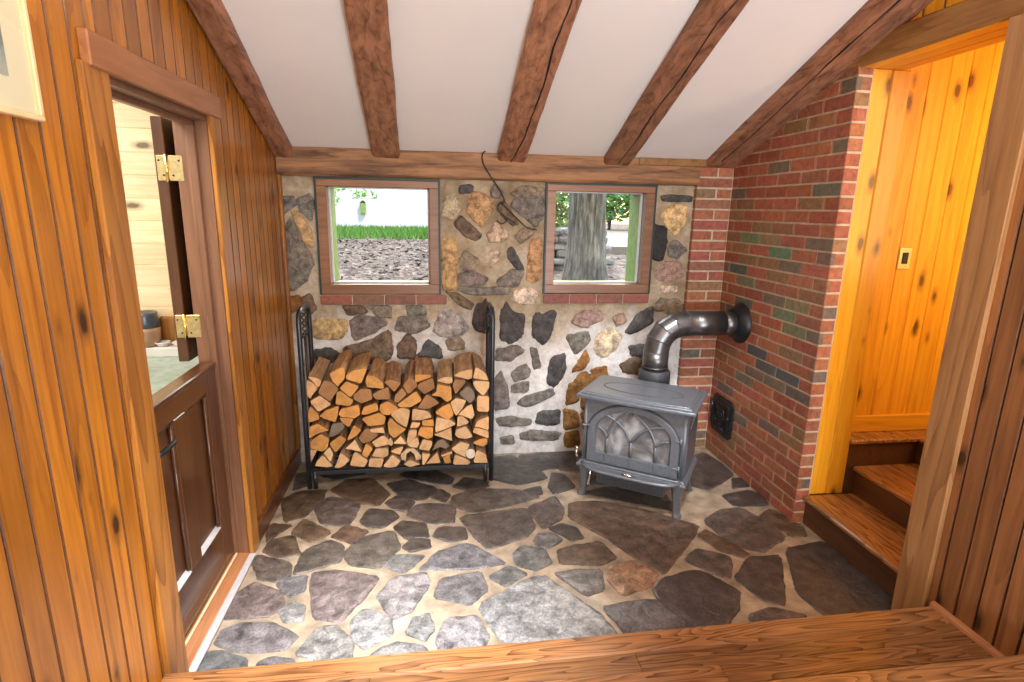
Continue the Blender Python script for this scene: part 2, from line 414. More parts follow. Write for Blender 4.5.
# ------------------------------------------------------------------ measured outlines, metres
LOG_DATA = [
('p',[(-0.725,0.705),(-0.679,0.696),(-0.648,0.679),(-0.659,0.645),(-0.674,0.638),(-0.703,0.681)]),
('p',[(-0.751,0.654),(-0.728,0.684),(-0.703,0.671),(-0.671,0.633),(-0.722,0.567),(-0.739,0.598)]),
('b',[(-0.631,0.685),(-0.600,0.678),(-0.577,0.665),(-0.551,0.630),(-0.603,0.556),(-0.667,0.608),(-0.653,0.648)]),
('o',[(-0.597,0.728),(-0.532,0.762),(-0.510,0.751),(-0.512,0.695),(-0.555,0.646),(-0.582,0.678)]),
('o',[(-0.547,0.634),(-0.507,0.676),(-0.433,0.643),(-0.486,0.575)]),
('o',[(-0.506,0.713),(-0.464,0.740),(-0.382,0.757),(-0.421,0.658),(-0.507,0.689)]),
('o',[(-0.562,0.615),(-0.539,0.617),(-0.469,0.555),(-0.491,0.524),(-0.575,0.536)]),
('b',[(-0.474,0.584),(-0.428,0.624),(-0.369,0.619),(-0.363,0.558),(-0.426,0.532),(-0.466,0.555)]),
('o',[(-0.390,0.705),(-0.349,0.701),(-0.297,0.658),(-0.295,0.620),(-0.392,0.632),(-0.400,0.667)]),
('b',[(-0.365,0.584),(-0.328,0.609),(-0.268,0.632),(-0.259,0.555),(-0.342,0.555)]),
('b',[(-0.291,0.663),(-0.255,0.680),(-0.193,0.656),(-0.234,0.601),(-0.264,0.635)]),
('p',[(-0.722,0.553),(-0.662,0.590),(-0.598,0.532),(-0.676,0.486)]),
('b',[(-0.185,0.638),(-0.142,0.687),(-0.105,0.658),(-0.097,0.633),(-0.155,0.579)]),
('o',[(-0.111,0.658),(-0.113,0.708),(-0.019,0.703),(-0.016,0.689),(-0.095,0.661)]),
('b',[(-0.099,0.628),(-0.089,0.654),(-0.007,0.686),(0.005,0.622),(-0.059,0.586),(-0.080,0.607)]),
('b',[(-0.232,0.578),(-0.190,0.627),(-0.160,0.586),(-0.214,0.534),(-0.236,0.538)]),
('o',[(-0.221,0.520),(-0.106,0.605),(-0.072,0.543),(-0.139,0.504),(-0.200,0.503)]),
('p',[(0.012,0.662),(0.057,0.684),(0.108,0.683),(0.111,0.649),(0.082,0.640)]),
('o',[(-0.018,0.579),(0.011,0.598),(0.018,0.645),(0.101,0.629),(0.104,0.551),(0.075,0.532),(0.037,0.567)]),
('b',[(-0.102,0.496),(-0.046,0.579),(-0.008,0.558),(0.030,0.523),(-0.028,0.490),(-0.060,0.486)]),
('p',[(0.114,0.690),(0.153,0.715),(0.230,0.731),(0.227,0.674),(0.204,0.664)]),
('b',[(0.108,0.629),(0.121,0.666),(0.178,0.668),(0.191,0.654),(0.127,0.575)]),
('p',[(0.230,0.673),(0.249,0.747),(0.307,0.705),(0.327,0.658)]),
('p',[(0.230,0.650),(0.249,0.661),(0.330,0.654),(0.334,0.617),(0.295,0.563),(0.249,0.605)]),
('g',[(0.146,0.584),(0.198,0.630),(0.230,0.606),(0.243,0.551),(0.214,0.517)]),
('p',[(0.095,0.528),(0.129,0.555),(0.192,0.540),(0.169,0.487),(0.129,0.439),(0.112,0.472)]),
('p',[(0.256,0.467),(0.256,0.566),(0.333,0.564),(0.334,0.461)]),
('o',[(-0.741,0.438),(-0.741,0.485),(-0.720,0.525),(-0.676,0.476),(-0.672,0.442),(-0.729,0.425)]),
('o',[(-0.671,0.463),(-0.635,0.496),(-0.558,0.524),(-0.564,0.473),(-0.582,0.420),(-0.650,0.448)]),
('o',[(-0.561,0.473),(-0.547,0.506),(-0.442,0.531),(-0.435,0.468),(-0.468,0.445),(-0.549,0.458)]),
('o',[(-0.559,0.452),(-0.474,0.443),(-0.505,0.388),(-0.539,0.413)]),
('o',[(-0.432,0.468),(-0.414,0.513),(-0.337,0.538),(-0.329,0.489),(-0.403,0.464)]),
('o',[(-0.326,0.493),(-0.318,0.527),(-0.273,0.545),(-0.210,0.499),(-0.269,0.456),(-0.307,0.464)]),
('o',[(-0.433,0.437),(-0.326,0.472),(-0.289,0.443),(-0.300,0.394),(-0.394,0.385)]),
('o',[(-0.747,0.331),(-0.727,0.403),(-0.682,0.422),(-0.616,0.378),(-0.673,0.363),(-0.719,0.340)]),
('g',[(-0.625,0.336),(-0.602,0.412),(-0.545,0.420),(-0.527,0.392),(-0.567,0.348),(-0.606,0.329)]),
('o',[(-0.518,0.315),(-0.476,0.404),(-0.433,0.367),(-0.466,0.330),(-0.512,0.304)]),
('p',[(-0.388,0.373),(-0.304,0.384),(-0.298,0.345),(-0.375,0.355)]),
('b',[(-0.454,0.316),(-0.407,0.380),(-0.331,0.335),(-0.378,0.295),(-0.430,0.279)]),
('o',[(-0.748,0.264),(-0.726,0.312),(-0.668,0.355),(-0.622,0.322),(-0.635,0.259),(-0.665,0.240)]),
('o',[(-0.624,0.291),(-0.555,0.341),(-0.521,0.311),(-0.589,0.229)]),
('p',[(-0.533,0.255),(-0.473,0.309),(-0.438,0.230)]),
('p',[(-0.378,0.284),(-0.309,0.327),(-0.252,0.272),(-0.353,0.247)]),
('p',[(-0.750,0.254),(-0.696,0.248),(-0.721,0.200),(-0.753,0.180)]),
('p',[(-0.714,0.149),(-0.703,0.177),(-0.666,0.218),(-0.609,0.144),(-0.642,0.137)]),
('p',[(-0.662,0.225),(-0.625,0.263),(-0.606,0.216),(-0.624,0.163)]),
('p',[(-0.600,0.137),(-0.579,0.182),(-0.560,0.235),(-0.508,0.186),(-0.538,0.152),(-0.571,0.134)]),
('p',[(-0.513,0.140),(-0.491,0.211),(-0.474,0.228),(-0.402,0.167),(-0.426,0.125)]),
('o',[(-0.439,0.212),(-0.410,0.282),(-0.370,0.248),(-0.408,0.189)]),
('p',[(-0.381,0.195),(-0.354,0.244),(-0.282,0.244),(-0.280,0.201),(-0.307,0.181)]),
('p',[(-0.403,0.135),(-0.391,0.188),(-0.307,0.181),(-0.325,0.124)]),
('p',[(-0.316,0.130),(-0.258,0.207),(-0.207,0.162),(-0.234,0.127),(-0.274,0.121)]),
('o',[(-0.281,0.408),(-0.261,0.438),(-0.214,0.388),(-0.169,0.363),(-0.242,0.304),(-0.274,0.337)]),
('p',[(-0.261,0.459),(-0.237,0.483),(-0.198,0.502),(-0.143,0.487),(-0.166,0.372),(-0.226,0.413),(-0.242,0.438)]),
('p',[(-0.292,0.277),(-0.265,0.312),(-0.250,0.275),(-0.260,0.254)]),
('p',[(-0.250,0.272),(-0.206,0.320),(-0.168,0.265)]),
('p',[(-0.138,0.417),(-0.130,0.493),(-0.036,0.473),(-0.017,0.434),(-0.076,0.418)]),
('o',[(-0.076,0.414),(-0.007,0.419),(-0.004,0.376),(-0.074,0.382)]),
('o',[(-0.104,0.330),(-0.085,0.377),(-0.008,0.373),(-0.012,0.312),(-0.045,0.299)]),
('p',[(-0.171,0.279),(-0.153,0.361),(-0.107,0.362),(-0.111,0.316),(-0.151,0.275)]),
('p',[(-0.149,0.367),(-0.135,0.406),(-0.083,0.397),(-0.100,0.369)]),
('o',[(0.000,0.465),(0.043,0.502),(0.093,0.525),(0.116,0.450),(0.082,0.416)]),
('p',[(0.139,0.442),(0.196,0.497),(0.226,0.510),(0.243,0.439),(0.226,0.411),(0.169,0.438)]),
('p',[(0.002,0.355),(0.010,0.433),(0.102,0.412),(0.129,0.382),(0.062,0.353),(0.005,0.333)]),
('p',[(-0.005,0.323),(0.099,0.365),(0.105,0.279)]),
('p',[(0.135,0.364),(0.139,0.432),(0.169,0.434),(0.209,0.394),(0.196,0.380)]),
('p',[(0.122,0.318),(0.129,0.354),(0.189,0.373),(0.233,0.303),(0.189,0.290),(0.142,0.299)]),
('p',[(0.240,0.371),(0.263,0.410),(0.330,0.436),(0.328,0.343),(0.277,0.363)]),
('p',[(0.230,0.332),(0.242,0.364),(0.328,0.337),(0.328,0.288),(0.264,0.316)]),
('o',[(0.230,0.252),(0.277,0.279),(0.325,0.281),(0.322,0.241),(0.291,0.227)]),
('p',[(-0.171,0.261),(-0.105,0.309),(-0.095,0.265),(-0.106,0.237),(-0.146,0.239)]),
('p',[(-0.099,0.233),(-0.072,0.297),(-0.019,0.284),(-0.016,0.258),(-0.036,0.219)]),
('g',[(-0.020,0.211),(0.014,0.275),(0.048,0.288),(0.088,0.243),(0.067,0.219),(0.034,0.235),(0.007,0.225)]),
('p',[(0.098,0.228),(0.155,0.271),(0.213,0.253),(0.186,0.188),(0.189,0.166),(0.128,0.198)]),
('p',[(0.107,0.125),(0.121,0.191),(0.189,0.162),(0.217,0.135),(0.206,0.120)]),
('w',[(0.249,0.185),(0.243,0.166),(0.228,0.154),(0.209,0.155),(0.194,0.168),(0.188,0.188),(0.194,0.207),(0.209,0.218),(0.228,0.217),(0.243,0.205)]),
('p',[(0.234,0.127),(0.257,0.214),(0.312,0.182),(0.327,0.122)]),
('p',[(-0.268,0.222),(-0.231,0.242),(-0.188,0.251),(-0.212,0.198),(-0.239,0.207)]),
('h',[(-0.207,0.162),(-0.209,0.198),(-0.172,0.233),(-0.126,0.234),(-0.087,0.185),(-0.084,0.160),(-0.117,0.154),(-0.125,0.194),(-0.149,0.217),(-0.173,0.200),(-0.181,0.153)]),
('p',[(-0.191,0.139),(-0.154,0.167),(-0.088,0.134),(-0.155,0.119)]),
('p',[(-0.078,0.126),(-0.080,0.207),(-0.027,0.197),(-0.064,0.133)]),
('p',[(-0.058,0.126),(0.014,0.203),(0.033,0.129)]),
('p',[(0.033,0.180),(0.101,0.206),(0.108,0.191),(0.044,0.172)]),
('o',[(0.047,0.165),(0.091,0.185),(0.097,0.126),(0.060,0.124)]),
]
FLOOR_STONES = [
('b',[(-0.624,3.193),(-0.548,3.313),(-0.397,3.317),(-0.273,3.114),(-0.324,2.986),(-0.448,3.027)]),
('d',[(-0.293,3.241),(-0.176,3.285),(0.011,3.150),(-0.063,3.028),(-0.145,3.016),(-0.221,3.108)]),
('b',[(-0.880,3.113),(-0.818,3.191),(-0.655,3.196),(-0.657,3.090),(-0.716,2.901),(-0.808,2.857)]),
('n',[(-0.677,2.992),(-0.620,3.107),(-0.430,3.046),(-0.447,2.873),(-0.473,2.786),(-0.607,2.818)]),
('d',[(-0.286,3.010),(-0.229,3.075),(-0.124,3.006),(-0.160,2.899),(-0.241,2.946)]),
('d',[(-0.032,3.054),(0.032,3.135),(0.083,3.055),(0.050,2.987)]),
('d',[(-0.405,2.832),(-0.370,2.952),(-0.239,2.907),(-0.206,2.847),(-0.284,2.748),(-0.370,2.775)]),
('n',[(-0.158,2.861),(-0.113,2.964),(-0.001,2.968),(0.109,2.929),(0.093,2.753),(-0.041,2.768)]),
('b',[(-0.746,2.747),(-0.711,2.875),(-0.545,2.726),(-0.629,2.654)]),
('b',[(-0.873,2.761),(-0.869,2.846),(-0.771,2.818),(-0.823,2.739),(-0.848,2.687)]),
('b',[(-0.531,2.691),(-0.473,2.786),(-0.359,2.722),(-0.414,2.615),(-0.472,2.652)]),
('d',[(-0.219,2.741),(-0.184,2.797),(-0.060,2.759),(-0.040,2.638),(-0.148,2.624)]),
('d',[(-0.013,2.635),(0.016,2.716),(0.148,2.702),(0.157,2.600),(0.068,2.578)]),
('b',[(-0.846,2.601),(-0.828,2.691),(-0.731,2.719),(-0.668,2.552),(-0.772,2.540)]),
('n',[(-0.658,2.398),(-0.648,2.579),(-0.542,2.654),(-0.465,2.605),(-0.462,2.472),(-0.538,2.438)]),
('n',[(-0.453,2.528),(-0.384,2.659),(-0.226,2.708),(-0.181,2.558),(-0.271,2.395),(-0.407,2.438)]),
('d',[(-0.163,2.556),(-0.130,2.615),(-0.040,2.605),(-0.031,2.542),(-0.127,2.516)]),
('n',[(-0.868,2.503),(-0.859,2.558),(-0.693,2.483),(-0.671,2.387),(-0.725,2.354),(-0.800,2.376)]),
('g',[(-0.710,2.328),(-0.695,2.359),(-0.597,2.373),(-0.585,2.277),(-0.635,2.235)]),
('u',[(-0.870,2.131),(-0.878,2.263),(-0.816,2.352),(-0.679,2.264),(-0.649,2.169),(-0.708,2.122)]),
('l',[(-0.658,2.149),(-0.612,2.198),(-0.560,2.159),(-0.551,2.083),(-0.613,2.080)]),
('u',[(-0.564,2.324),(-0.568,2.388),(-0.467,2.403),(-0.265,2.328),(-0.314,2.199),(-0.398,2.055),(-0.502,2.088)]),
('g',[(-0.239,2.405),(-0.211,2.487),(-0.065,2.471),(-0.106,2.404),(-0.154,2.355)]),
('l',[(-0.261,2.193),(-0.199,2.308),(-0.055,2.339),(-0.030,2.263),(-0.111,2.086),(-0.183,2.051)]),
('g',[(-0.077,2.368),(0.004,2.493),(0.148,2.553),(0.199,2.516),(0.326,2.370),(0.169,2.346),(-0.014,2.361)]),
('g',[(-0.007,2.164),(0.018,2.283),(0.201,2.315),(0.222,2.185),(0.137,2.097)]),
('g',[(-0.856,1.992),(-0.852,2.058),(-0.795,2.091),(-0.667,2.076),(-0.552,1.994),(-0.577,1.932),(-0.680,1.926),(-0.776,1.946)]),
('l',[(-0.531,1.899),(-0.476,2.024),(-0.409,2.036),(-0.331,1.930),(-0.328,1.858),(-0.432,1.856)]),
('l',[(-0.347,2.049),(-0.305,2.119),(-0.197,2.053),(-0.177,1.960),(-0.280,1.897),(-0.327,1.949)]),
('l',[(-0.121,1.963),(-0.095,2.041),(-0.037,2.056),(-0.015,1.970),(-0.050,1.916)]),
('l',[(-0.002,1.910),(0.043,2.025),(0.162,2.022),(0.203,1.906),(0.161,1.836),(0.011,1.853)]),
('g',[(-0.875,1.872),(-0.876,1.940),(-0.813,1.941),(-0.713,1.886),(-0.703,1.835),(-0.764,1.764)]),
('g',[(-0.664,1.872),(-0.619,1.892),(-0.535,1.862),(-0.513,1.764),(-0.621,1.762)]),
('l',[(-0.249,1.857),(-0.173,1.912),(-0.049,1.879),(-0.035,1.806),(-0.164,1.771)]),
('d',[(0.107,3.163),(0.189,3.273),(0.319,3.211),(0.324,3.150),(0.201,3.108)]),
('n',[(0.089,2.951),(0.103,3.053),(0.267,3.124),(0.502,3.078),(0.605,2.980),(0.436,2.915),(0.204,2.841)]),
('d',[(0.375,3.543),(0.527,3.574),(0.667,3.377),(0.707,3.220),(0.512,3.145),(0.366,3.230),(0.370,3.380)]),
('d',[(0.695,3.103),(0.754,3.280),(0.820,3.259),(0.859,3.086),(0.709,3.012)]),
('d',[(0.534,3.074),(0.640,3.109),(0.634,3.020),(0.566,3.005)]),
('d',[(0.652,3.574),(0.990,3.601),(0.957,3.375),(0.756,3.342)]),
('n',[(0.521,2.866),(0.701,2.978),(0.725,2.844),(0.689,2.733),(0.572,2.646)]),
('n',[(0.133,2.811),(0.511,2.867),(0.526,2.661),(0.465,2.583),(0.260,2.494),(0.197,2.612)]),
('d',[(0.610,2.642),(0.677,2.680),(0.745,2.638),(0.758,2.535),(0.698,2.525)]),
('g',[(0.505,2.546),(0.544,2.601),(0.619,2.593),(0.643,2.531),(0.575,2.475),(0.513,2.488)]),
('g',[(0.378,2.436),(0.432,2.497),(0.536,2.464),(0.548,2.345),(0.469,2.299),(0.383,2.350)]),
('g',[(0.247,2.271),(0.339,2.341),(0.415,2.278),(0.312,2.200)]),
('b',[(0.604,2.441),(0.684,2.469),(0.841,2.493),(0.880,2.352),(0.784,2.305),(0.599,2.340)]),
('g',[(0.556,2.262),(0.671,2.276),(0.772,2.265),(0.747,2.126),(0.658,2.100)]),
('b',[(0.780,2.899),(0.942,2.903),(1.212,2.754),(1.419,2.583),(1.360,2.503),(1.067,2.205),(0.996,2.295),(0.887,2.521),(0.733,2.747)]),
('t',[(0.786,2.197),(0.832,2.286),(0.966,2.313),(1.033,2.209),(0.965,2.126),(0.824,2.081)]),
('d',[(0.968,2.089),(1.051,2.170),(1.209,2.212),(1.256,2.203),(1.358,2.050),(1.294,1.945),(1.204,1.864),(1.088,1.776),(0.999,1.787)]),
('g',[(0.713,2.013),(0.832,2.033),(0.961,2.030),(1.019,1.871),(0.954,1.828),(0.764,1.840)]),
('l',[(0.174,2.086),(0.481,2.271),(0.685,1.972),(0.717,1.856),(0.582,1.823),(0.421,1.805),(0.250,1.881)]),
('d',[(0.887,3.003),(1.058,3.066),(1.377,2.943),(1.375,2.736),(1.234,2.811),(0.977,2.950)]),
('n',[(1.475,2.624),(1.627,2.727),(1.757,2.734),(1.827,2.567),(1.831,2.422),(1.627,2.312),(1.521,2.372)]),
('b',[(1.376,2.489),(1.441,2.535),(1.508,2.423),(1.556,2.304),(1.513,2.287),(1.428,2.350)]),
('n',[(1.215,2.296),(1.313,2.379),(1.442,2.301),(1.414,2.215),(1.350,2.132),(1.292,2.200)]),
('d',[(1.388,2.134),(1.536,2.276),(1.706,2.278),(1.511,1.941),(1.438,1.974)]),
('n',[(1.321,1.894),(1.440,1.921),(1.551,1.867),(1.470,1.811),(1.288,1.810)]),
('d',[(1.775,2.328),(2.016,2.368),(2.012,2.148),(2.025,1.956),(1.939,1.778),(1.764,1.755),(1.647,1.845),(1.618,2.003)]),
('b',[(1.808,2.627),(1.926,2.707),(1.990,2.512),(1.952,2.426),(1.872,2.435)]),
('d',[(1.726,2.889),(1.929,2.929),(1.968,2.851),(1.934,2.757),(1.736,2.757)]),
('d',[(1.903,3.089),(1.956,3.083),(1.950,2.984),(1.843,2.971)]),
('d',[(1.588,3.040),(1.759,3.420),(1.904,3.489),(1.944,3.306),(1.934,3.143),(1.805,3.045),(1.652,2.955)]),
('n',[(0.812,3.313),(0.877,3.539),(1.023,3.574),(0.930,3.272)]),
('d',[(0.585,3.567),(0.768,3.599),(0.812,3.372),(0.681,3.326),(0.563,3.427)]),
('d',[(0.407,3.473),(0.546,3.538),(0.535,3.370),(0.413,3.295)]),
('d',[(-0.776,3.443),(-0.612,3.452),(-0.448,3.386),(-0.613,3.320)]),
('d',[(-0.224,3.363),(-0.068,3.450),(0.112,3.280),(0.087,3.188),(-0.154,3.293)]),
('d',[(-0.871,3.428),(-0.820,3.448),(-0.774,3.276),(-0.840,3.215)]),
('d',[(1.346,3.283),(1.528,3.188),(1.502,3.021),(1.296,3.088)]),
('d',[(0.984,3.293),(1.293,3.342),(1.237,3.118),(0.954,3.100)]),
('b',[(1.017,3.509),(1.250,3.516),(1.262,3.400),(0.993,3.329)]),
]
WALL_STONES = [
('g',[(-0.893,1.715),(-0.826,1.717),(-0.805,1.679),(-0.885,1.623)]),
('g',[(-0.796,1.702),(-0.726,1.734),(-0.706,1.681),(-0.727,1.587),(-0.778,1.633)]),
('t',[(-0.835,1.640),(-0.801,1.633),(-0.718,1.477),(-0.737,1.421),(-0.774,1.453)]),
('g',[(-0.900,1.522),(-0.841,1.593),(-0.779,1.429),(-0.727,1.333),(-0.790,1.194),(-0.888,1.145),(-0.910,1.267)]),
('r',[(-0.883,1.103),(-0.827,1.111),(-0.800,1.036),(-0.888,1.020)]),
('b',[(-0.812,1.103),(-0.763,1.120),(-0.728,1.036),(-0.770,1.002)]),
('b',[(-0.559,1.047),(-0.445,1.049),(-0.427,1.017),(-0.533,0.998)]),
('t',[(-0.751,0.970),(-0.554,0.962),(-0.547,0.898),(-0.588,0.842),(-0.758,0.850)]),
('g',[(-0.526,0.948),(-0.467,0.987),(-0.314,0.972),(-0.296,0.936),(-0.394,0.876),(-0.512,0.827)]),
('n',[(-0.407,1.047),(-0.273,1.046),(-0.275,0.980),(-0.352,0.993)]),
('g',[(-0.247,0.925),(-0.217,0.976),(-0.060,0.985),(-0.021,0.923),(-0.121,0.873),(-0.238,0.895)]),
('b',[(-0.582,0.777),(-0.396,0.825),(-0.267,0.905),(-0.273,0.710),(-0.382,0.670),(-0.556,0.705)]),
('b',[(-0.231,0.792),(-0.161,0.863),(-0.112,0.811),(-0.124,0.707),(-0.224,0.709)]),
('d',[(-0.104,0.717),(-0.043,0.820),(0.047,0.767),(0.046,0.704)]),
('d',[(-0.754,0.759),(-0.667,0.778),(-0.603,0.736),(-0.653,0.686),(-0.749,0.688)]),
('l',[(-0.002,0.892),(0.059,1.024),(0.159,1.003),(0.229,0.900),(0.178,0.849),(0.058,0.850)]),
('g',[(-0.166,1.048),(-0.059,1.047),(-0.050,0.995),(-0.158,0.995)]),
('n',[(0.087,0.819),(0.178,0.828),(0.199,0.765),(0.097,0.756)]),
('d',[(0.259,0.910),(0.279,1.054),(0.349,1.094),(0.386,0.867),(0.321,0.868)]),
('p',[(0.078,1.725),(0.128,1.757),(0.179,1.665),(0.128,1.607),(0.070,1.619)]),
('o',[(0.217,1.665),(0.230,1.746),(0.294,1.767),(0.378,1.731),(0.385,1.669),(0.308,1.560),(0.263,1.603)]),
('b',[(0.140,1.570),(0.179,1.614),(0.263,1.546),(0.302,1.502),(0.283,1.470),(0.218,1.495)]),
('d',[(0.173,1.798),(0.249,1.805),(0.249,1.772),(0.177,1.766)]),
('p',[(0.348,1.515),(0.406,1.580),(0.486,1.498),(0.427,1.465),(0.361,1.471)]),
('t',[(0.063,1.480),(0.146,1.487),(0.152,1.155),(0.066,1.155)]),
('n',[(0.172,1.346),(0.211,1.404),(0.290,1.340),(0.264,1.301),(0.185,1.281)]),
('p',[(0.336,1.367),(0.375,1.406),(0.422,1.400),(0.409,1.334),(0.376,1.310)]),
('d',[(0.470,1.420),(0.508,1.427),(0.584,1.289),(0.551,1.289),(0.496,1.348)]),
('b',[(0.424,1.707),(0.450,1.720),(0.544,1.582),(0.505,1.569),(0.438,1.644)]),
('g',[(0.371,1.781),(0.397,1.812),(0.436,1.776),(0.417,1.738),(0.378,1.744)]),
('g',[(0.496,1.696),(0.541,1.743),(0.705,1.747),(0.707,1.624),(0.664,1.571),(0.583,1.621)]),
('n',[(0.501,1.765),(0.552,1.804),(0.701,1.801),(0.702,1.757),(0.527,1.751)]),
('n',[(0.526,1.498),(0.572,1.544),(0.644,1.558),(0.639,1.519),(0.560,1.460)]),
('o',[(0.616,1.362),(0.633,1.474),(0.693,1.494),(0.699,1.229),(0.648,1.202),(0.613,1.215)]),
('g',[(0.165,1.157),(0.492,1.168),(0.506,1.134),(0.244,1.128)]),
('g',[(0.165,1.254),(0.244,1.281),(0.350,1.228),(0.324,1.188),(0.178,1.181)]),
('g',[(0.418,1.208),(0.510,1.282),(0.585,1.269),(0.553,1.188),(0.445,1.178)]),
('w',[(0.521,1.094),(0.540,1.148),(0.608,1.168),(0.684,1.134),(0.665,1.080),(0.583,1.059)]),
('b',[(0.099,1.135),(0.152,1.128),(0.265,1.054),(0.245,1.027),(0.178,1.054)]),
('d',[(0.444,1.014),(0.476,1.064),(0.518,0.997),(0.602,0.988),(0.589,0.836),(0.506,0.794),(0.446,0.820)]),
('d',[(0.661,0.996),(0.813,1.012),(0.776,0.833),(0.735,0.785),(0.657,0.843)]),
('u',[(0.927,0.935),(0.976,0.994),(1.044,1.006),(1.041,0.903),(0.998,0.900)]),
('g',[(0.893,0.840),(1.034,0.865),(1.055,0.804),(0.964,0.705)]),
('g',[(0.414,0.752),(0.574,0.776),(0.600,0.741),(0.508,0.673),(0.415,0.683)]),
('g',[(0.651,0.757),(0.685,0.748),(0.714,0.625),(0.680,0.608)]),
('d',[(0.770,0.517),(0.799,0.694),(0.885,0.710),(0.890,0.586),(0.824,0.480)]),
('g',[(0.518,0.585),(0.611,0.645),(0.646,0.609),(0.630,0.556),(0.545,0.526)]),
('g',[(0.408,0.543),(0.450,0.595),(0.494,0.470),(0.505,0.344),(0.411,0.320)]),
('g',[(0.521,0.452),(0.528,0.496),(0.640,0.517),(0.633,0.458)]),
('g',[(0.565,0.370),(0.616,0.413),(0.807,0.462),(0.817,0.426),(0.636,0.344)]),
('g',[(0.429,0.256),(0.515,0.271),(0.665,0.238),(0.657,0.211),(0.447,0.209)]),
('d',[(0.700,0.228),(0.725,0.301),(0.866,0.305),(0.869,0.222),(0.799,0.197)]),
('g',[(0.588,0.139),(0.676,0.164),(0.882,0.137),(0.865,0.091),(0.607,0.101)]),
('g',[(0.448,0.117),(0.536,0.123),(0.545,0.081),(0.457,0.079)]),
('r',[(0.951,0.593),(1.032,0.734),(1.058,0.671),(1.016,0.605)]),
('r',[(0.912,0.477),(1.013,0.583),(1.139,0.562),(1.143,0.490),(1.002,0.457),(0.988,0.366),(0.909,0.350)]),
('r',[(0.901,0.314),(0.992,0.292),(1.006,0.180),(0.907,0.165)]),
('r',[(1.012,0.439),(1.145,0.462),(1.152,0.324),(1.027,0.310)]),
('r',[(0.909,0.136),(1.007,0.151),(1.019,0.028),(0.922,0.032)]),
('r',[(1.028,0.282),(1.155,0.287),(1.162,0.155),(1.043,0.160)]),
('d',[(1.309,0.863),(1.392,0.991),(1.493,1.041),(1.489,0.926),(1.350,0.850)]),
('p',[(1.096,0.737),(1.102,0.853),(1.191,0.890),(1.285,0.838),(1.252,0.747),(1.152,0.671)]),
('u',[(1.212,0.966),(1.275,0.991),(1.304,0.940),(1.241,0.908)]),
('d',[(1.343,0.759),(1.461,0.770),(1.467,0.691),(1.360,0.706)]),
('b',[(1.286,0.629),(1.388,0.679),(1.496,0.664),(1.479,0.544),(1.316,0.575)]),
('n',[(1.530,1.066),(1.673,1.091),(1.709,0.988),(1.575,1.002)]),
('u',[(0.943,0.968),(1.005,1.006),(1.106,1.017),(1.135,0.954),(1.035,0.909)]),
('r',[(1.077,0.593),(1.181,0.617),(1.198,0.551),(1.093,0.553)]),
('d',[(1.490,1.764),(1.570,1.776),(1.701,1.764),(1.694,1.748),(1.508,1.745)]),
('y',[(1.507,1.662),(1.575,1.716),(1.665,1.710),(1.680,1.635),(1.617,1.527),(1.529,1.587)]),
('k',[(1.455,1.494),(1.459,1.586),(1.539,1.572),(1.540,1.464),(1.524,1.355),(1.469,1.363)]),
('g',[(1.566,1.441),(1.604,1.488),(1.692,1.427),(1.639,1.372),(1.579,1.387)]),
('u',[(1.481,1.277),(1.526,1.340),(1.642,1.340),(1.699,1.262),(1.620,1.213),(1.519,1.221)]),
('w',[(1.540,1.173),(1.640,1.173),(1.642,1.149),(1.542,1.146)]),
('n',[(1.491,1.053),(1.546,1.093),(1.702,1.052),(1.672,1.016),(1.502,1.017)]),
]
def settle(o):
    """put a single-mesh thing's origin at the middle of its base"""
    vs = [v.co for v in o.data.vertices]
    c = Vector(((min(v.x for v in vs) + max(v.x for v in vs)) / 2, (min(v.y for v in vs) + max(v.y for v in vs)) / 2, min(v.z for v in vs)))
    o.data.transform(Matrix.Translation(-c)); o.location = c
    return o
def struct(o, label, cat): return tag(o, label, cat, None, 'structure')

# room planes (metres): back wall y=3.62, panelled wall x=-0.90, brick x=1.96, right panelling x=1.98
XL, XR, XB, YB = -.90, 1.98, 1.96, 3.62
CEIL = lambda y: 2.005 - .40 * (y - 3.56)      # underside of the plaster
RAFT = lambda y: CEIL(y) - .052                # underside of the rafters
PLAT, PLATY = .15, 1.70                        # raised wooden floor and its front edge
STEP, STEPY = .325, 1.27

# ---- stone floor
SC = {'b': (.115, .075, .048), 'd': (.060, .050, .046), 'n': (.105, .086, .074), 'u': (.150, .118, .118), 'g': (.145, .145, .150),
      'l': (.24, .24, .245), 't': (.34, .20, .11)}
def vary(c, a=.15):
    k = U(1 - a, 1 + a); return tuple(x * k * U(.95, 1.05) for x in c)
fl = MB()
fl.box(-1.05, 2.3, 1.2, 3.75, -.2, 0, 0, 0)
for k, poly in FLOOR_STONES:
    fl.stone(inset(poly, -.010), lambda u, v, w: (u, v, w), 1, vary(SC[k]), [(1.0, -.006), (.995, .002), (.97, .005), (.90, .006), (.75, .0065), (.55, .0065), (.3, .0065)], .018, .006, .0034 if k != 'l' else .0050, 1, .10)
struct(fl.build('floor', ['grout', 'slate']), 'irregular dark flagstone floor with wide tan grout joints', 'floor')

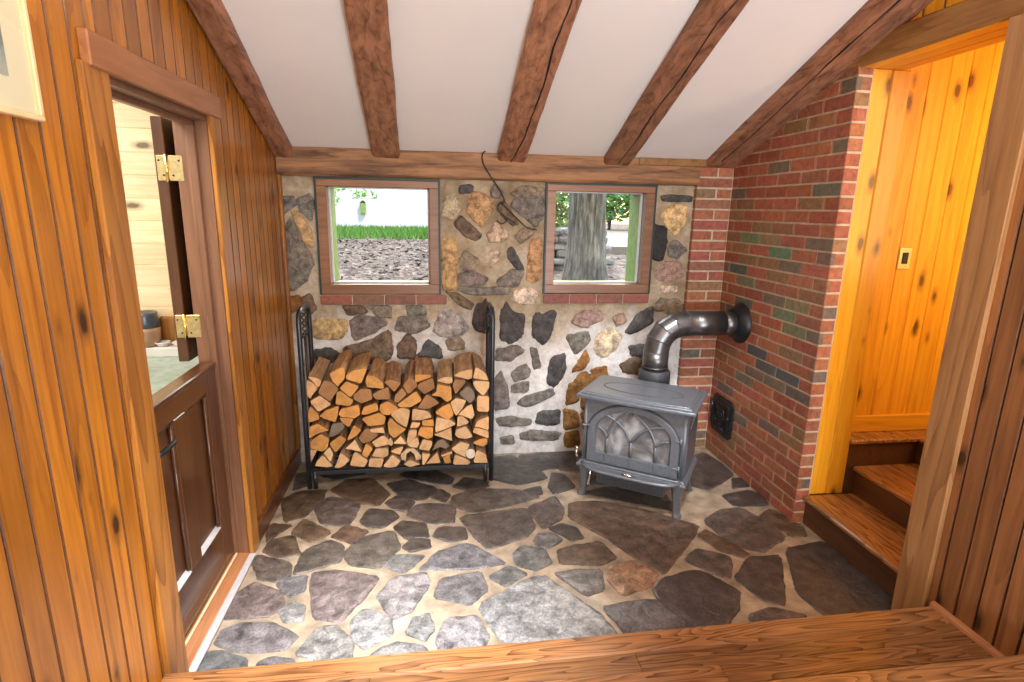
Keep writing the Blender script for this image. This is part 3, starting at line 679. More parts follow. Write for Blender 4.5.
# ---- back stone wall, holes for the two windows
W1 = (-.690, .045, 1.128, 1.838); W2 = (.722, 1.444, 1.131, 1.842)
wb = MB()
xs = [-1.05, W1[0], W1[1], W2[0], W2[1], 2.2]; zs = [-.1, 1.128, 1.840, 2.6]
for i in range(5):
    for j in range(3):
        if j == 1 and i in (1, 3): continue
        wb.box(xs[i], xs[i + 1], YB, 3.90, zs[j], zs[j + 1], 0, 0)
def skin(x0, x1, z0, z1, st=.02):
    nx, nz = max(1, round((x1 - x0) / st)), max(1, round((z1 - z0) / st)); v = []
    for j in range(nz + 1):
        for i in range(nx + 1):
            x, z = x0 + (x1 - x0) * i / nx, z0 + (z1 - z0) * j / nz
            e = min(1, min(i, nx - i, j, nz - j) / 2) if st < 1 else 1
            d = noise.noise(Vector((x * 9, z * 9, 1.3))) * .007 + noise.noise(Vector((x * 27, z * 27, 6))) * .004
            v.append((x, YB - .001 - max(-.0005, d + .002), z))
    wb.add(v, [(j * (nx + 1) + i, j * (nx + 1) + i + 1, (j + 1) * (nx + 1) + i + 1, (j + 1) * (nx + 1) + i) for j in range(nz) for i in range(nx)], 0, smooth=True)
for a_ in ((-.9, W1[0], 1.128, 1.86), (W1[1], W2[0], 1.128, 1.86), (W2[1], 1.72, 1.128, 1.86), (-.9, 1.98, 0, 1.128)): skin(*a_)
WC = {'g': (.20, .18, .155), 'b': (.17, .115, .075), 'd': (.085, .08, .08), 'n': (.28, .225, .165), 't': (.55, .36, .17), 'o': (.50, .30, .15),
      'p': (.58, .47, .33), 'l': (.36, .35, .33), 'r': (.25, .115, .03), 'u': (.36, .24, .20), 'w': (.70, .58, .46), 'y': (.66, .47, .24), 'k': (.035, .034, .034)}
for k, poly in WALL_STONES:
    wb.stone(inset(poly, -.012), lambda u, v, w: (u, YB - w, v), 1, vary(WC[k], .12), [(1.06, -.016), (1.0, -.003), (.95, .006), (.86, .012), (.70, .015), (.48, .017), (.25, .018)], .012, .008, .010, 1, .13)
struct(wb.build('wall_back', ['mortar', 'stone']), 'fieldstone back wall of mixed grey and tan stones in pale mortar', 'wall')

# ---- boarded walls
def boards_yz(mb, x_front, thick, y0, y1, zlo, zhi, w, mat, g=.003, gap=.0022, x_back=None, cut=()):
    """vertical boards on a plane x=const; zhi is a function of y; cut = list of (y0,y1,z0,z1) openings"""
    y = y0
    sg = 1 if thick > 0 else -1
    edges = sorted({e for c in cut for e in c[:2]})
    while y < y1 - 1e-4:
        ye = min(y + w, y1)
        for e in edges:
            if y + 1e-4 < e < ye - 1e-4: ye = e
        spans = [(zlo, None)]
        for c in cut:
            if y >= c[0] - 1e-4 and ye <= c[1] + 1e-4: spans = ([(zlo, c[2])] if c[2] > zlo + .02 else []) + [(c[3], None)]
        for a, b in spans:
            if b is None: poly = [(y, a), (ye, a), (ye, zhi(ye)), (y, zhi(y))]
            else: poly = [(y, a), (ye, a), (ye, b), (y, b)]
            poly = [(poly[0][0] + gap, poly[0][1]), (poly[1][0] - gap, poly[1][1]), (poly[2][0] - gap, poly[2][1]), (poly[3][0] + gap, poly[3][1])]
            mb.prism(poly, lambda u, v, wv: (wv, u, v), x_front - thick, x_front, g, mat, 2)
        y = ye
wl = MB()
DY0, DY1, DZ = 1.82, 2.56, 2.012
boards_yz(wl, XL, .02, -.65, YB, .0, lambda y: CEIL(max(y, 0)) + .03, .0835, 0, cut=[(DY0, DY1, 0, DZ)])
for (a, b, c, d) in ((-3.0, DY0, 0, 3.5), (DY1, YB, 0, 2.4), (DY0, DY1, DZ, 3.2)):
    wl.box(-1.03, XL - .014, a, b, c, d, 0, 2)
wl.box(XL - .02, XL, -3.0, -.65, 0, 3.5, 0, 1)
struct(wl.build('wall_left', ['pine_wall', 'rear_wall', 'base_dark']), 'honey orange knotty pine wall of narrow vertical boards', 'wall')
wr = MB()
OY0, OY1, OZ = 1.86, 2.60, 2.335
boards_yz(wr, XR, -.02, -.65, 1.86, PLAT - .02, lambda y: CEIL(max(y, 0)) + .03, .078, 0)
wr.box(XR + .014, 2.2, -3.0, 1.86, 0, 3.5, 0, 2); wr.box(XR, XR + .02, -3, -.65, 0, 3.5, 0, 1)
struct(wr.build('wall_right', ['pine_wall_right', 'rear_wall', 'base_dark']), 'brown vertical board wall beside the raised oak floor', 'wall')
wu = MB()
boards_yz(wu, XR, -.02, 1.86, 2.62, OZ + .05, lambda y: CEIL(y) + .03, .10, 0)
wu.box(XR + .014, 2.2, 1.86, 2.556, OZ + .03, 2.95, 0, 0)
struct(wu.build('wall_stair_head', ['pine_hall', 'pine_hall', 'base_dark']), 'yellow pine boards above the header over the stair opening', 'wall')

# ---- ceiling
ce = MB()
def slab(x0, x1, pts, t):
    n = len(pts)
    for i in range(n - 1):
        (ya, za), (yb, zb) = pts[i], pts[i + 1]
        v = [(x, y, z + d) for x in (x0, x1) for (y, z) in (pts[i], pts[i + 1]) for d in (0, t)]
        ce.add(v, [(0, 1, 3, 2), (4, 6, 7, 5), (0, 4, 5, 1), (2, 3, 7, 6), (0, 2, 6, 4), (1, 5, 7, 3)], 0)
slab(-1.05, 2.25, [(3.92, CEIL(3.92)), (0.0, CEIL(0)), (-3.0, CEIL(0))], .14)
struct(ce.build('ceiling', ['plaster']), 'sloping white plaster ceiling between dark exposed rafters', 'ceiling')
rw = MB()
rw.box(-1.05, 2.25, -3.1, -3.0, 0, 3.6, 0, 0)
struct(rw.build('wall_rear', ['rear_wall']), 'plain tan wall of the room behind the viewpoint', 'wall')

# ---- raised wooden floor: two levels
pf = MB()
def planks(x0, x1, y0, y1, zt, w, t=.03, first=None):
    y = y1; i = 0
    while y > y0 + 1e-4:
        ya = max(y - (first if (i == 0 and first) else w), y0)
        x = x0 - U(0, .9)
        while x < x1:
            xe = x + U(.7, 1.5)
            a, b = max(x, x0), min(xe, x1)
            if i == 0 and first: a, b, xe = x0, x1, x1 + 1
            if b - a > .03: pf.box(a + .0006, b - .0006, ya + .0008, y - .0008, zt - t, zt, .0016 if not (i == 0 and first) else .008, 0)
            x = xe
        y = ya; i += 1
planks(XL - .002, XR + .002, STEPY - .06, PLATY, PLAT, .085, first=.10)
pf.box(XL, XR, STEPY, PLATY - .02, 0, PLAT - .03, 0, 1)
planks(XL - .002, XR + .002, -3.0, STEPY, STEP, .083, first=.075)
pf.box(XL, XR, -3.0, STEPY - .02, 0, STEP - .03, 0, 1)
struct(pf.build('floor_upper', ['oak_floor', 'riser']), 'raised oak plank floor with strong cathedral grain above the flagstones', 'floor')

# ---- chimney brick: the long side face, its near end and the shallow pier in the corner
bw = MB()
PC, BL = .0677, .2115
def bcol():
    r = R(); k_ = U(.8, 1.15)
    if r < .72: c = tuple(x * k_ for x in (.34, .105 * U(.9, 1.25), .056 * U(.9, 1.25)))
    elif r < .90: c = (.27 * U(.8, 1.2), .125 * U(.85, 1.2), .068)
    else: c = (.16 * U(.8, 1.2), .115 * U(.9, 1.2), .09)
    return c
GREEN = {(22, 3): (.13, .20, .105), (21, 2): (.11, .205, .12), (19, 4): (.075, .115, .09), (18, 3): (.17, .19, .115), (16, 3): (.13, .125, .10),
         (17, 1): (.22, .19, .10), (16, 1): (.16, .2, .11), (14, 3): (.15, .15, .145), (22, 2): (.25, .17, .09), (15, 1): (.17, .17, .09), (12, 2): (.08, .085, .09), (11, 1): (.085, .09, .095), (11, 2): (.09, .09, .09), (20, 2): (.25, .13, .06)}
YN, YF = 2.556, 3.585
def brick(mp, u0, u1, z0, z1, col, corner=0):
    j = .0052
    a, b = u0 + j + U(-.001, .001), u1 - j + U(-.001, .001)
    if corner & 1: a = u0 - .0035
    if corner & 2: b = u1 + .004
    poly = [(a, z0 + j), (b, z0 + j + U(-.0008, .0008)), (b, z1 - j), (a, z1 - j + U(-.0008, .0008))]
    bw.prism(poly, mp, -.02, .004 + U(-.001, .001), .003, 1, col=col)
for c in range(36):
    z0, z1 = c * PC, (c + 1) * PC
    off = (BL / 2 if c % 2 else 0)
    u = YN - off; k = 0
    while u < YF:
        a, b = max(u, YN), min(u + BL, YF)
        if b - a > .025 and z0 < CEIL((a + b) / 2) - .02:
            col = GREEN.get((c, k)) or bcol()
            brick(lambda q, z, w: (XB - w, q, z), a, b, z0, z1, col, 1 if a == YN else 0)
        u += BL; k += 1
    if z0 < CEIL(YN) - .1:
        brick(lambda q, z, w: (q, YN - w, z), XB, XB + .078, z0, z1, bcol(), 1)      # near end
    # corner pier facing the room
    if z0 < 1.93:
        lo, hi = 1.715, XB
        cut = [lo, hi] if c % 2 else [lo, lo + .135, hi]
        for a, b in zip(cut[:-1], cut[1:]):
            col = bcol()
            brick(lambda q, z, w: (q, YF - w, z), a, b, z0, z1, col, 1 if a == lo else 0)
        brick(lambda q, z, w: (lo - w, q, z), YF, YF + .04, z0, z1, bcol())
mj = .0015
bw.prism([(YN, 0), (YF + .1, 0), (YF + .1, CEIL(YF) - .01), (YN, CEIL(YN) - .01)], lambda u, v, w: (w, u, v), XB + .078, XB + mj, 0, 0)
bw.box(1.716, XB + .05, YF - mj, 3.75, 0, 1.955, 0, 0)
bw.box(XB + .002, XB + .078, YN - mj, YN + .05, 0, CEIL(YN) - .03, 0, 0)
struct(bw.build('wall_chimney', ['brick_mortar', 'brick']), 'red brick chimney wall with a few greenish and grey bricks', 'wall')

# ---- timbers: rafters and wall plate
def timber(name, mp, length, w, d, mats, seg=26, jit=.006, knots=()):
    """hand-hewn baulk; mp(s, a, b) -> xyz, s along, a across, b depth"""
    mb = MB(); ring = []
    cs = [(0, .012), (.012, 0), (w - .012, 0), (w, .012), (w, d), (0, d)]
    v = []
    for i in range(seg + 1):
        s_ = length * i / seg
        for q, (a, b) in enumerate(cs):
            da = noise.noise(Vector((s_ * 2.1, q * 3.7, hash(name) % 7 + w * 50))) * jit * 1.3 + noise.noise(Vector((s_ * 8, q * 9.1, w * 77))) * jit * .6
            db = noise.noise(Vector((s_ * 2.6, q * 5.3, 4.4 + w * 31))) * jit + noise.noise(Vector((s_ * 9, q * 2.1, w * 7))) * jit * .5
            if q >= 4: db = 0
            v.append(mp(s_, a + da, b + db))
    n = 6
    f = [(i * n + q, i * n + (q + 1) % n, (i + 1) * n + (q + 1) % n, (i + 1) * n + q) for i in range(seg) for q in range(n)]
    f += [tuple(range(n)), tuple(seg * n + q for q in range(n))]
    mb.add(v, f, 0)
    return mb.build(name, mats)
def rafter(x_near, x_far, w, label, crack=None, lift=0.0, y_lo=3.585, y_hi=-.05):
    L = y_lo - y_hi
    def mp(s_, a, b):
        y = y_lo - s_; t = s_ / L
        return (x_far + (x_near - x_far) * t + a, y, RAFT(y) + lift + b)
    o = timber('rafter', mp, L, w, .052 - lift + .002, ['beam_y'], 40)
    tag(o, label, 'rafter', 'exposed roof rafters', 'thing')
    if crack:
        c = MB(); pts = []
        for s_, a in crack: pts.append((s_, a))
        path = []; rs = []
        for i in range(len(pts) - 1):
            for t in range(5):
                s_ = pts[i][0] + (pts[i + 1][0] - pts[i][0]) * t / 5; a = pts[i][1] + (pts[i + 1][1] - pts[i][1]) * t / 5
                path.append(mp(s_, a + U(-.002, .002), .001)); rs.append(U(.003, .0055))
        c.tube(path, rs, 6, 0)
        k = c.build('drying_crack', ['black'], o); k['label'] = 'long dark drying crack along the timber'
    return o
rafter(-.855, -.905, .105, 'dark hewn rafter lying against the orange pine wall', lift=-.012, y_lo=3.60)
rafter(-.265, -.345, .160, 'squared reddish rafter meeting the wall plate above the taller-framed first window')
rafter(.415, .405, .170, 'cracked brown rafter above the hanging wire hook', crack=[(0, .075), (.12, .095), (.3, .115), (.5, .118), (.75, .128), (1.0, .118), (1.25, .13), (1.6, .12)])
rafter(1.035, 1.075, .170, 'reddish rafter meeting the wall plate above the second window, with long cracks', crack=[(.05, .085), (.3, .10), (.6, .092), (.9, .11), (1.2, .10), (1.35, .12)])
rafter(1.735, 1.755, .245, 'wide brown rafter running down along the red brick chimney', lift=.012, y_lo=3.60, crack=[(.1, .07), (.5, .085), (1.0, .078), (1.5, .09), (2.0, .085)])
# wall plate beam across the top of the stone wall
def mp_beam(s_, a, b): return (-.895 + s_, 3.565 + b, 1.842 + a)
o = timber('beam', mp_beam, 2.615, .166, .052, ['beam_x'], 40, .005)
tag(o, 'long horizontal timber along the top of the stone wall carrying the rafters', 'beam', None, 'thing')
cap = MB(); cap.box(1.30, 1.755, 3.555, 3.615, 1.957, 2.003, .004); q = cap.build('patch_board', ['header'], o); q['label'] = 'thin lighter board on top of the timber'

# ---- header beam, casings, baseboards
def mp_head(s_, a, b): return (1.952 + b, 2.66 - s_, 2.338 + a)
o = timber('header_beam', mp_head, 2.66, .118, .06, ['header'], 30, .004)
tag(o, 'rough horizontal beam over the stair opening beneath yellow boards', 'beam', None, 'thing')
t = MB(); t.box(XR - .022, XR + .0, 1.722, 1.862, 0, 2.338, .004)
struct(t.build('trim_1', ['casing_brown']), 'brown upright casing between the stair opening and the brown board wall', 'trim')
t = MB()
t.box(2.0, 2.2, 1.855, 1.862, 0, 2.338, 0, 0)
t.box(2.038, 2.135, 2.556, 2.60, .17, 2.335, .003, 0)
t.box(2.13, 2.232, 2.548, 2.66, .17, 2.335, .006, 0)
struct(t.build('trim_2', ['pine_hall']), 'bright yellow pine jamb between the brick corner and the stair', 'trim')
t = MB()
for i in range(3): t.box(XR - .01 + i * .075, XR + .063 + i * .075, 1.85, 2.556, 2.335, 2.36, .003)
struct(t.build('trim_3', ['pine_hall_y']), 'yellow boards lining the underside of the stair opening head', 'trim')
t = MB(); t.box(XL, XL + .02, DY0 - .125, DY0, 0, DZ + .01, .004)
struct(t.build('trim_4', ['casing']), 'orange door casing nearest the picture', 'trim')
t = MB(); t.box(XL, XL + .02, DY1, DY1 + .10, 0, DZ + .01, .004)
struct(t.build('trim_5', ['casing']), 'door casing on the hinge side, toward the log rack', 'trim')
t = MB(); t.box(XL, XL + .028, DY0 - .10, DY1 + .10, DZ, DZ + .09, .004)
struct(t.build('trim_6', ['casing_y']), 'brown head casing across the top of the half-door opening', 'trim')
t = MB(); t.box(XL, XL + .022, YB - .035, YB - .008, .1, 1.95, .004)
struct(t.build('trim_7', ['casing']), 'narrow corner strip where pine boards meet the stone wall', 'trim')
t = MB(); t.box(XL, XL + .018, DY1 + .10, YB - .01, 0.0, .105, .004)
struct(t.build('baseboard_left', ['base_dark']), 'dark brown baseboard between the half door and stone wall', 'baseboard')
t = MB(); t.prism([(XR, PLAT), (XR - .02, PLAT), (XR - .018, PLAT + .01), (XR - .01, PLAT + .018), (XR, PLAT + .02)], lambda u, v, w: (u, w, v), STEPY, PLATY - .003)
struct(t.build('baseboard_right', ['casing_y']), 'pale quarter-round strip where the oak floor meets the brown boards', 'baseboard')

# ---- door frame and threshold
t = MB()
t.box(-1.03, XL, DY1 - .001, DY1 + .02, 0, DZ, 0, 0); t.box(-.972, -.945, DY1 - .018, DY1, 0, DZ, .003, 0)
t.box(-1.03, XL, DY0 - .02, DY0 + .001, 0, DZ, 0, 0)
t.box(-1.03, XL, DY0, DY1, DZ - .02, DZ + .01, 0, 0); t.box(-.972, -.945, DY0, DY1, DZ - .04, DZ - .018, .003, 0)
struct(t.build('trim_8', ['jamb']), 'grey brown door frame lining inside the half-door opening', 'trim')
t = MB(); t.prism([(-1.03, 0), (-.872, 0), (-.872, .008), (-.90, .022), (-1.03, .034)], lambda u, v, w: (u, w, v), DY0, DY1, 0, 0)
o = t.build('threshold', ['casing_y']); tag(o, 'wooden threshold under the half door beside the flagstones', 'threshold')
t = MB(); t.box(-.905, -.868, DY0, DY1, .012, .020, .002); q = t.build('metal_strip', ['white_strip'], o); q['label'] = 'pale metal edging strip'
t = MB(); t.box(-.955, -.945, DY0, DY1, .030, .038, .002); q = t.build('sweep_strip', ['pine_pale'], o); q['label'] = 'thin light strip against the door'

# ---- lower half of the door (closed)
dr = empty('door_1', (-.96, 1.835, .045)); struct(dr, 'dark stained lower half door with two recessed panels', 'door')
def dbox(x0, x1, y0, y1, z0, z1, b, name, mat):
    mb = MB(); mb.box(x0, x1, y0, y1, z0, z1, b); return mb.build(name, [mat], dr)
LW, LH = .717, .92
dbox(-.045, 0, 0, .10, 0, LH, .003, 'stile', 'door_dark'); dbox(-.045, 0, LW - .125, LW, 0, LH, .003, 'stile', 'door_dark')
dbox(-.045, 0, .275, .375, .20, LH - .085, .003, 'stile', 'door_dark')
dbox(-.045, 0, .10, LW - .125, 0, .20, .003, 'rail', 'door_dark_y'); dbox(-.045, 0, .10, LW - .125, LH - .085, LH, .003, 'rail', 'door_dark_y')
for a, b in ((.10, .275), (.375, LW - .125)):
    mb = MB(); mb.box(-.035, -.02, a, b, .20, LH - .085, 0, 0)
    q = mb.build('panel', ['door_dark'], dr)
    mb = MB()
    mb.prism([(-.001, .199), (-.02, .199), (-.02, .214)], lambda u, v, w: (u, w, v), a, b, 0, 0)  # bead coloured white to stand in for the glint on it
    w = mb.build('sill_bead', ['white_strip'], q); w['label'] = 'sloped bead at the panel foot, whitened as a painted glint'
    mb = MB()
    for e in (a + .006, b - .006): mb.tube([(-.012, e, .21), (-.012, e, LH - .09)], .008, 8)
    mb.tube([(-.012, a, LH - .092), (-.012, b, LH - .092)], .008, 8)
    mb.build('bead', ['door_dark'], q)
mb = MB(); mb.box(-.06, .006, -.004, LW - .002, LH, LH + .022, .004); q = mb.build('ledge', ['door_dark_y'], dr); q['label'] = 'narrow shelf on top of the half door'
mb = MB(); mb.box(0, .006, .035, .065, .72, .86, .002); mb.tube([(.004, .05, .80), (.05, .05, .80), (.052, .06, .80), (.052, .15, .802), (.048, .165, .805)], [.009, .009, .010, .008, .006], 10)
q = mb.build('handle', ['black_iron'], dr); q['label'] = 'black lever handle'
# ---- upper half of the door (swung fully back into the next room)
du = empty('door_2', (-1.07, 2.565, .985)); struct(du, 'upper half of the door folded back, only its dark hinge edge showing', 'door')
mb = MB(); mb.box(-.045, 0, 0, .66, 0, 1.02, .003); mb.build('leaf', ['door_dark'], du)
for z in (.16, .82):
    mb = MB()
    for x0, x1 in ((-.036, -.001), (.004, .085)): mb.box(x0 if x0 < 0 else .004, x1 if x0 < 0 else .065, -.0085, -.003, z - .05, z + .05, .002)
    h = mb.build('hinge', ['brass'], du); h['label'] = 'brass butt hinge plate'
    mb = MB(); mb.tube([(.002, -.009, z - .055), (.002, -.009, z + .055)], .0075, 10); p = mb.build('hinge_pin', ['brass_pin'], h)
    for sx in (-.026, -.012, .024, .050):
        mb = MB(); mb.lathe([(0.0, -.003), (.004, -.002), (.0042, 0)], TR(sx, -.0085, z + (.03 if sx in (-.026, .050) else -.028)) @ ROT('X', rad(-90)), 8)
        mb.build('screw', ['black_iron'], h)

# ---- windows
def window(no, box, jamb_label, label, sill):
    x0, x1, z0, z1 = box
    w = empty('window_%d' % no, ((x0 + x1) / 2, YB, z0)); struct(w, label, 'window')
    ox, oz = (x0 + x1) / 2, z0
    def B(name, mat, boxes, bev=.003, par=w):
        mb = MB()
        for a, b, c, d, e, f in boxes: mb.box(a - ox, b - ox, c - YB, d - YB, e - oz, f - oz, bev)
        return mb.build(name, [mat], par)
    fw = .062; g = .003
    fr = B('frame', 'window_wood', [(x0 + g, x1 - g, 3.598, 3.70, z0 + g, z0 + fw), (x0 + g, x1 - g, 3.598, 3.70, z1 - fw + .008, z1 - .012), (x0 + g, x0 + fw, 3.598, 3.70, z0 + fw, z1 - fw + .008), (x1 - fw, x1 - g, 3.598, 3.70, z0 + fw, z1 - fw + .008)])
    q = B('weather_strip', 'teal', [(x0 - .006, x0 + .006, 3.594, 3.64, z0, z1), (x1 - .006, x1 + .006, 3.594, 3.64, z0, z1), (x0 - .006, x1 + .006, 3.592, 3.64, z1 - .013, z1 + .003)], 0, fr)
    q['label'] = 'dark line around the frame'
    s = .020; a0, a1, c0, c1 = x0 + fw, x1 - fw, z0 + fw, z1 - fw + .008
    q = B('sash', 'white_strip', [(a0, a1, 3.665, 3.69, c0, c0 + s * .5), (a0, a1, 3.665, 3.69, c1 - s * .4, c1), (a0, a0 + s * .5, 3.665, 3.69, c0, c1), (a1 - s * .5, a1, 3.665, 3.69, c0, c1)], .002)  # pale colour stands in for the bright reflection along the glass edge
    q['label'] = 'thin sash coloured pale for the bright edge round the glass'
    gl = B('pane', 'glass', [(a0, a1, 3.676, 3.680, c0, c1)], 0, q)
    jb = B('outer_reveal', 'green_tone', [(x0 - .005, x0 + fw, 3.70, 3.91, z0 - .02, z1 + .02), (x1 - fw, x1 + .005, 3.70, 3.91, z0 - .02, z1 + .02), (x0, x1, 3.70, 3.91, z1 - fw + .02, z1 + .02), (x0, x1, 3.70, 3.91, z0 - .02, z0 + .05)], 0)  # reveal is one even green all round
    jb['label'] = jamb_label
    mb = MB(); a, b, n = sill
    for i in range(n):
        u0, u1 = a + (b - a) * i / n, a + (b - a) * (i + 1) / n
        mb.box(u0 - ox + .003, u1 - ox - .003, -.028, .06, -.064, -.005, .004, 0, (.24 * U(.8, 1.15), .085 * U(.8, 1.2), .055))
    mb.box(a - ox, b - ox, -.022, .06, -.066, -.003, 0, 1)
    q = mb.build('brick_sill', ['brick', 'brick_mortar'], w); q['label'] = 'sill of red bricks laid end to end'
window(1, W1, 'green outer reveal', 'square brown framed window looking out on mulch and a pale wall', (-.70, .09, 4))
window(2, W2, 'green outer reveal', 'square brown framed window looking out on a tree trunk', (.715, 1.45, 4))
# ================================================================== stairs
st = empty('staircase', (2.02, 2.2, 0)); tag(st, 'three oak steps with dark risers turning up past the brick corner', 'stairs', None, 'thing')
def spart(name, mat, boxes, bev=.004, lab=None):
    mb = MB()
    for a, b, c, d, e, f in boxes: mb.box(a - 2.02, b - 2.02, c - 2.2, d - 2.2, e, f, bev)
    o = mb.build(name, [mat], st)
    if lab: o['label'] = lab
    return o
spart('riser', 'riser', [(2.02, 2.04, 1.87, 2.552, 0, .142)], .002, 'dark riser of the lowest step')
spart('tread', 'oak_tread', [(1.998, 2.32, 1.87, 2.552, .142, .170)], .007)
spart('riser', 'riser', [(2.295, 2.315, 1.87, 2.552, .170, .305)], .002)
spart('tread', 'oak_tread', [(2.272, 2.68, 1.87, 2.552, .305, .333)], .007)
spart('riser', 'riser', [(2.236, 2.68, 2.556, 2.572, .170, .462)], .002)
spart('riser', 'riser', [(2.655, 2.675, 1.87, 2.556, .333, .462)], .002)
spart('tread', 'oak_tread', [(2.225, 3.3, 2.535, 2.657, .462, .490)], .007, 'top tread running back to the pine wall')
spart('tread', 'oak_tread', [(2.632, 3.3, 1.87, 2.534, .462, .490)], .007)
spart('carriage', 'riser', [(2.06, 2.29, 1.9, 2.54, 0, .14), (2.33, 3.2, 1.9, 2.54, 0, .30), (2.69, 3.2, 1.9, 2.65, .30, .46), (2.25, 2.69, 2.58, 2.65, 0, .46)], 0)
# stair hall walls
sw = MB(); x = 2.20
while x < 3.35:
    xe = x + .112; sw.prism([(x, .49), (xe, .49), (xe, 3.1), (x, 3.1)], lambda u, v, w: (u, w, v), 2.68, 2.66, .005, 0); x = xe
sw.box(2.1, 3.4, 2.68, 2.75, 0, 3.1, 0, 0)
struct(sw.build('wall_stair_back', ['pine_hall']), 'bright yellow vertical pine boards behind the stairs', 'wall')
t = MB(); t.box(2.2, 3.3, 2.640, 2.66, .49, .585, .004)
struct(t.build('baseboard_stair', ['pine_hall_x']), 'yellow pine baseboard above the top stair tread', 'baseboard')
sw = MB(); sw.box(3.30, 3.4, 1.4, 2.75, 0, 3.1); sw.box(2.2, 3.4, 1.4, 1.5, 0, 3.1); sw.box(2.2, 3.4, 1.4, 2.75, 3.1, 3.2)
struct(sw.build('wall_stair_side', ['pine_hall']), 'pine wall closing the stair hall out of sight', 'wall')
# light switch on the hall boards
ls = empty('light_switch', (2.46, 2.659, 1.40)); tag(ls, 'small brass light switch plate on the yellow stair wall', 'light switch')
mb = MB(); mb.box(-.036, .036, -.006, 0, 0, .115, .003); mb.build('plate', ['brass'], ls)
mb = MB(); mb.box(-.017, .017, -.010, -.004, .028, .088, .002); q = mb.build('rocker', ['black'], ls); q['label'] = 'black switch rocker'

# ================================================================== wood stove
A35 = rad(-35); SX, SY = 1.235 - .022 * math.cos(A35), 2.985 - .022 * math.sin(A35)
sv = empty('wood_stove', (SX, SY, .004), A35); tag(sv, 'blue grey cast iron wood stove with arched glass door, beside the brick chimney', 'stove')
def S(name, mat, fn, par=sv, lab=None):
    mb = MB(); fn(mb); o = mb.build(name, mat if isinstance(mat, list) else [mat], par)
    if lab: o['label'] = lab
    return o
FY = -.185
def body(mb):
    # fire box with the door opening cut through its front
    mb.box(-.290, .290, -.165, .185, .215, .612, .008)
    def front(x): return FY
    # front plate built round an arched hole
    n = 24; hw, z0, zs, za = .270, .226, .405, .606
    hole = [(-hw, z0)] + [(-hw * math.cos(math.pi * i / n), zs + (za - zs) * math.sin(math.pi * i / n)) for i in range(n + 1)] + [(hw, z0)]
    outer = [(-.292, .205)] + [(-.292 + .584 * i / n, .618 if 0 < i < n else .618) for i in range(n + 1)] + [(.292, .205)]
    v = []
    for w in (FY + .02, FY):
        v += [(a, w, b) for a, b in hole] + [(a, w, b) for a, b in outer]
    k = len(hole); f = []
    for i in range(k - 1):
        f.append((2 * k + i, 2 * k + i + 1, 3 * k + i + 1, 3 * k + i)); f.append((i, i + 1, 2 * k + i + 1, 2 * k + i)); f.append((k + i, k + i + 1, 3 * k + i + 1, 3 * k + i))
    f.append((2 * k, 3 * k, 3 * k + k - 1, 2 * k + k - 1))
    mb.add(v, f, 0)
    for sx in (-1, 1):        # rounded corner posts
        mb.tube([(sx * .283, -.176, .205), (sx * .283, -.176, .615)], .012, 10)
S('body', 'enamel', body)
def side_panel(mb, sx):
    x = sx * .292
    mb.prism([(-.15, .235), (.165, .235), (.165, .60), (-.15, .60)], lambda u, v, w: (x + sx * w, u, v), -.004, .006, .004)
    for i in range(4):
        a = -.10 + i * .03; mb.tube([(x + sx * .008, a, .50 + i * .012), (x + sx * .010, a + .16, .545 + i * .010)], .004, 6)
S('side_panel', 'enamel', lambda mb: side_panel(mb, 1), lab='cast side panel with raised fan ribs'); S('side_panel', 'enamel', lambda mb: side_panel(mb, -1))
def base(mb):
    for (e, z0, z1) in ((.318, .190, .206), (.306, .206, .218)):
        mb.prism([(-e, -.205 - (e - .306)), (e, -.205 - (e - .306)), (e, .20), (-e, .20)], lambda u, v, w: (u, v, w), z0, z1, .005)
S('base_rim', 'enamel', base)
def top(mb):
    def outline(hw, hd, bow):
        n = 16
        return [(-hw + 2 * hw * i / n, -hd - bow * (1 - (2 * i / n - 1) ** 2)) for i in range(n + 1)] + [(hw, hd), (-hw, hd)]
    for hw, hd, z0, z1 in ((.312, .200, .608, .618), (.335, .222, .616, .632), (.312, .202, .631, .642), (.296, .188, .640, .648)):
        mb.prism(outline(hw, hd, .014), lambda u, v, w: (u, v, w), z0, z1, .004)
tp = S('top_plate', 'enamel', top)
def oval(mb):
    pts = [(.232 * math.cos(a), -.015 + .095 * math.sin(a), .6485) for a in [2 * math.pi * i / 48 for i in range(49)]]
    mb.tube(pts, .003, 6, caps=False)
S('oval_groove', 'enamel_dark', oval, tp, 'dark oval line of the cooking plate')
def cook(mb): mb.prism([(.229 * math.cos(2 * math.pi * i / 40), -.015 + .093 * math.sin(2 * math.pi * i / 40)) for i in range(40)], lambda u, v, w: (u, v, w), .640, .6495, .0015)
S('cooking_plate', 'enamel', cook, tp)
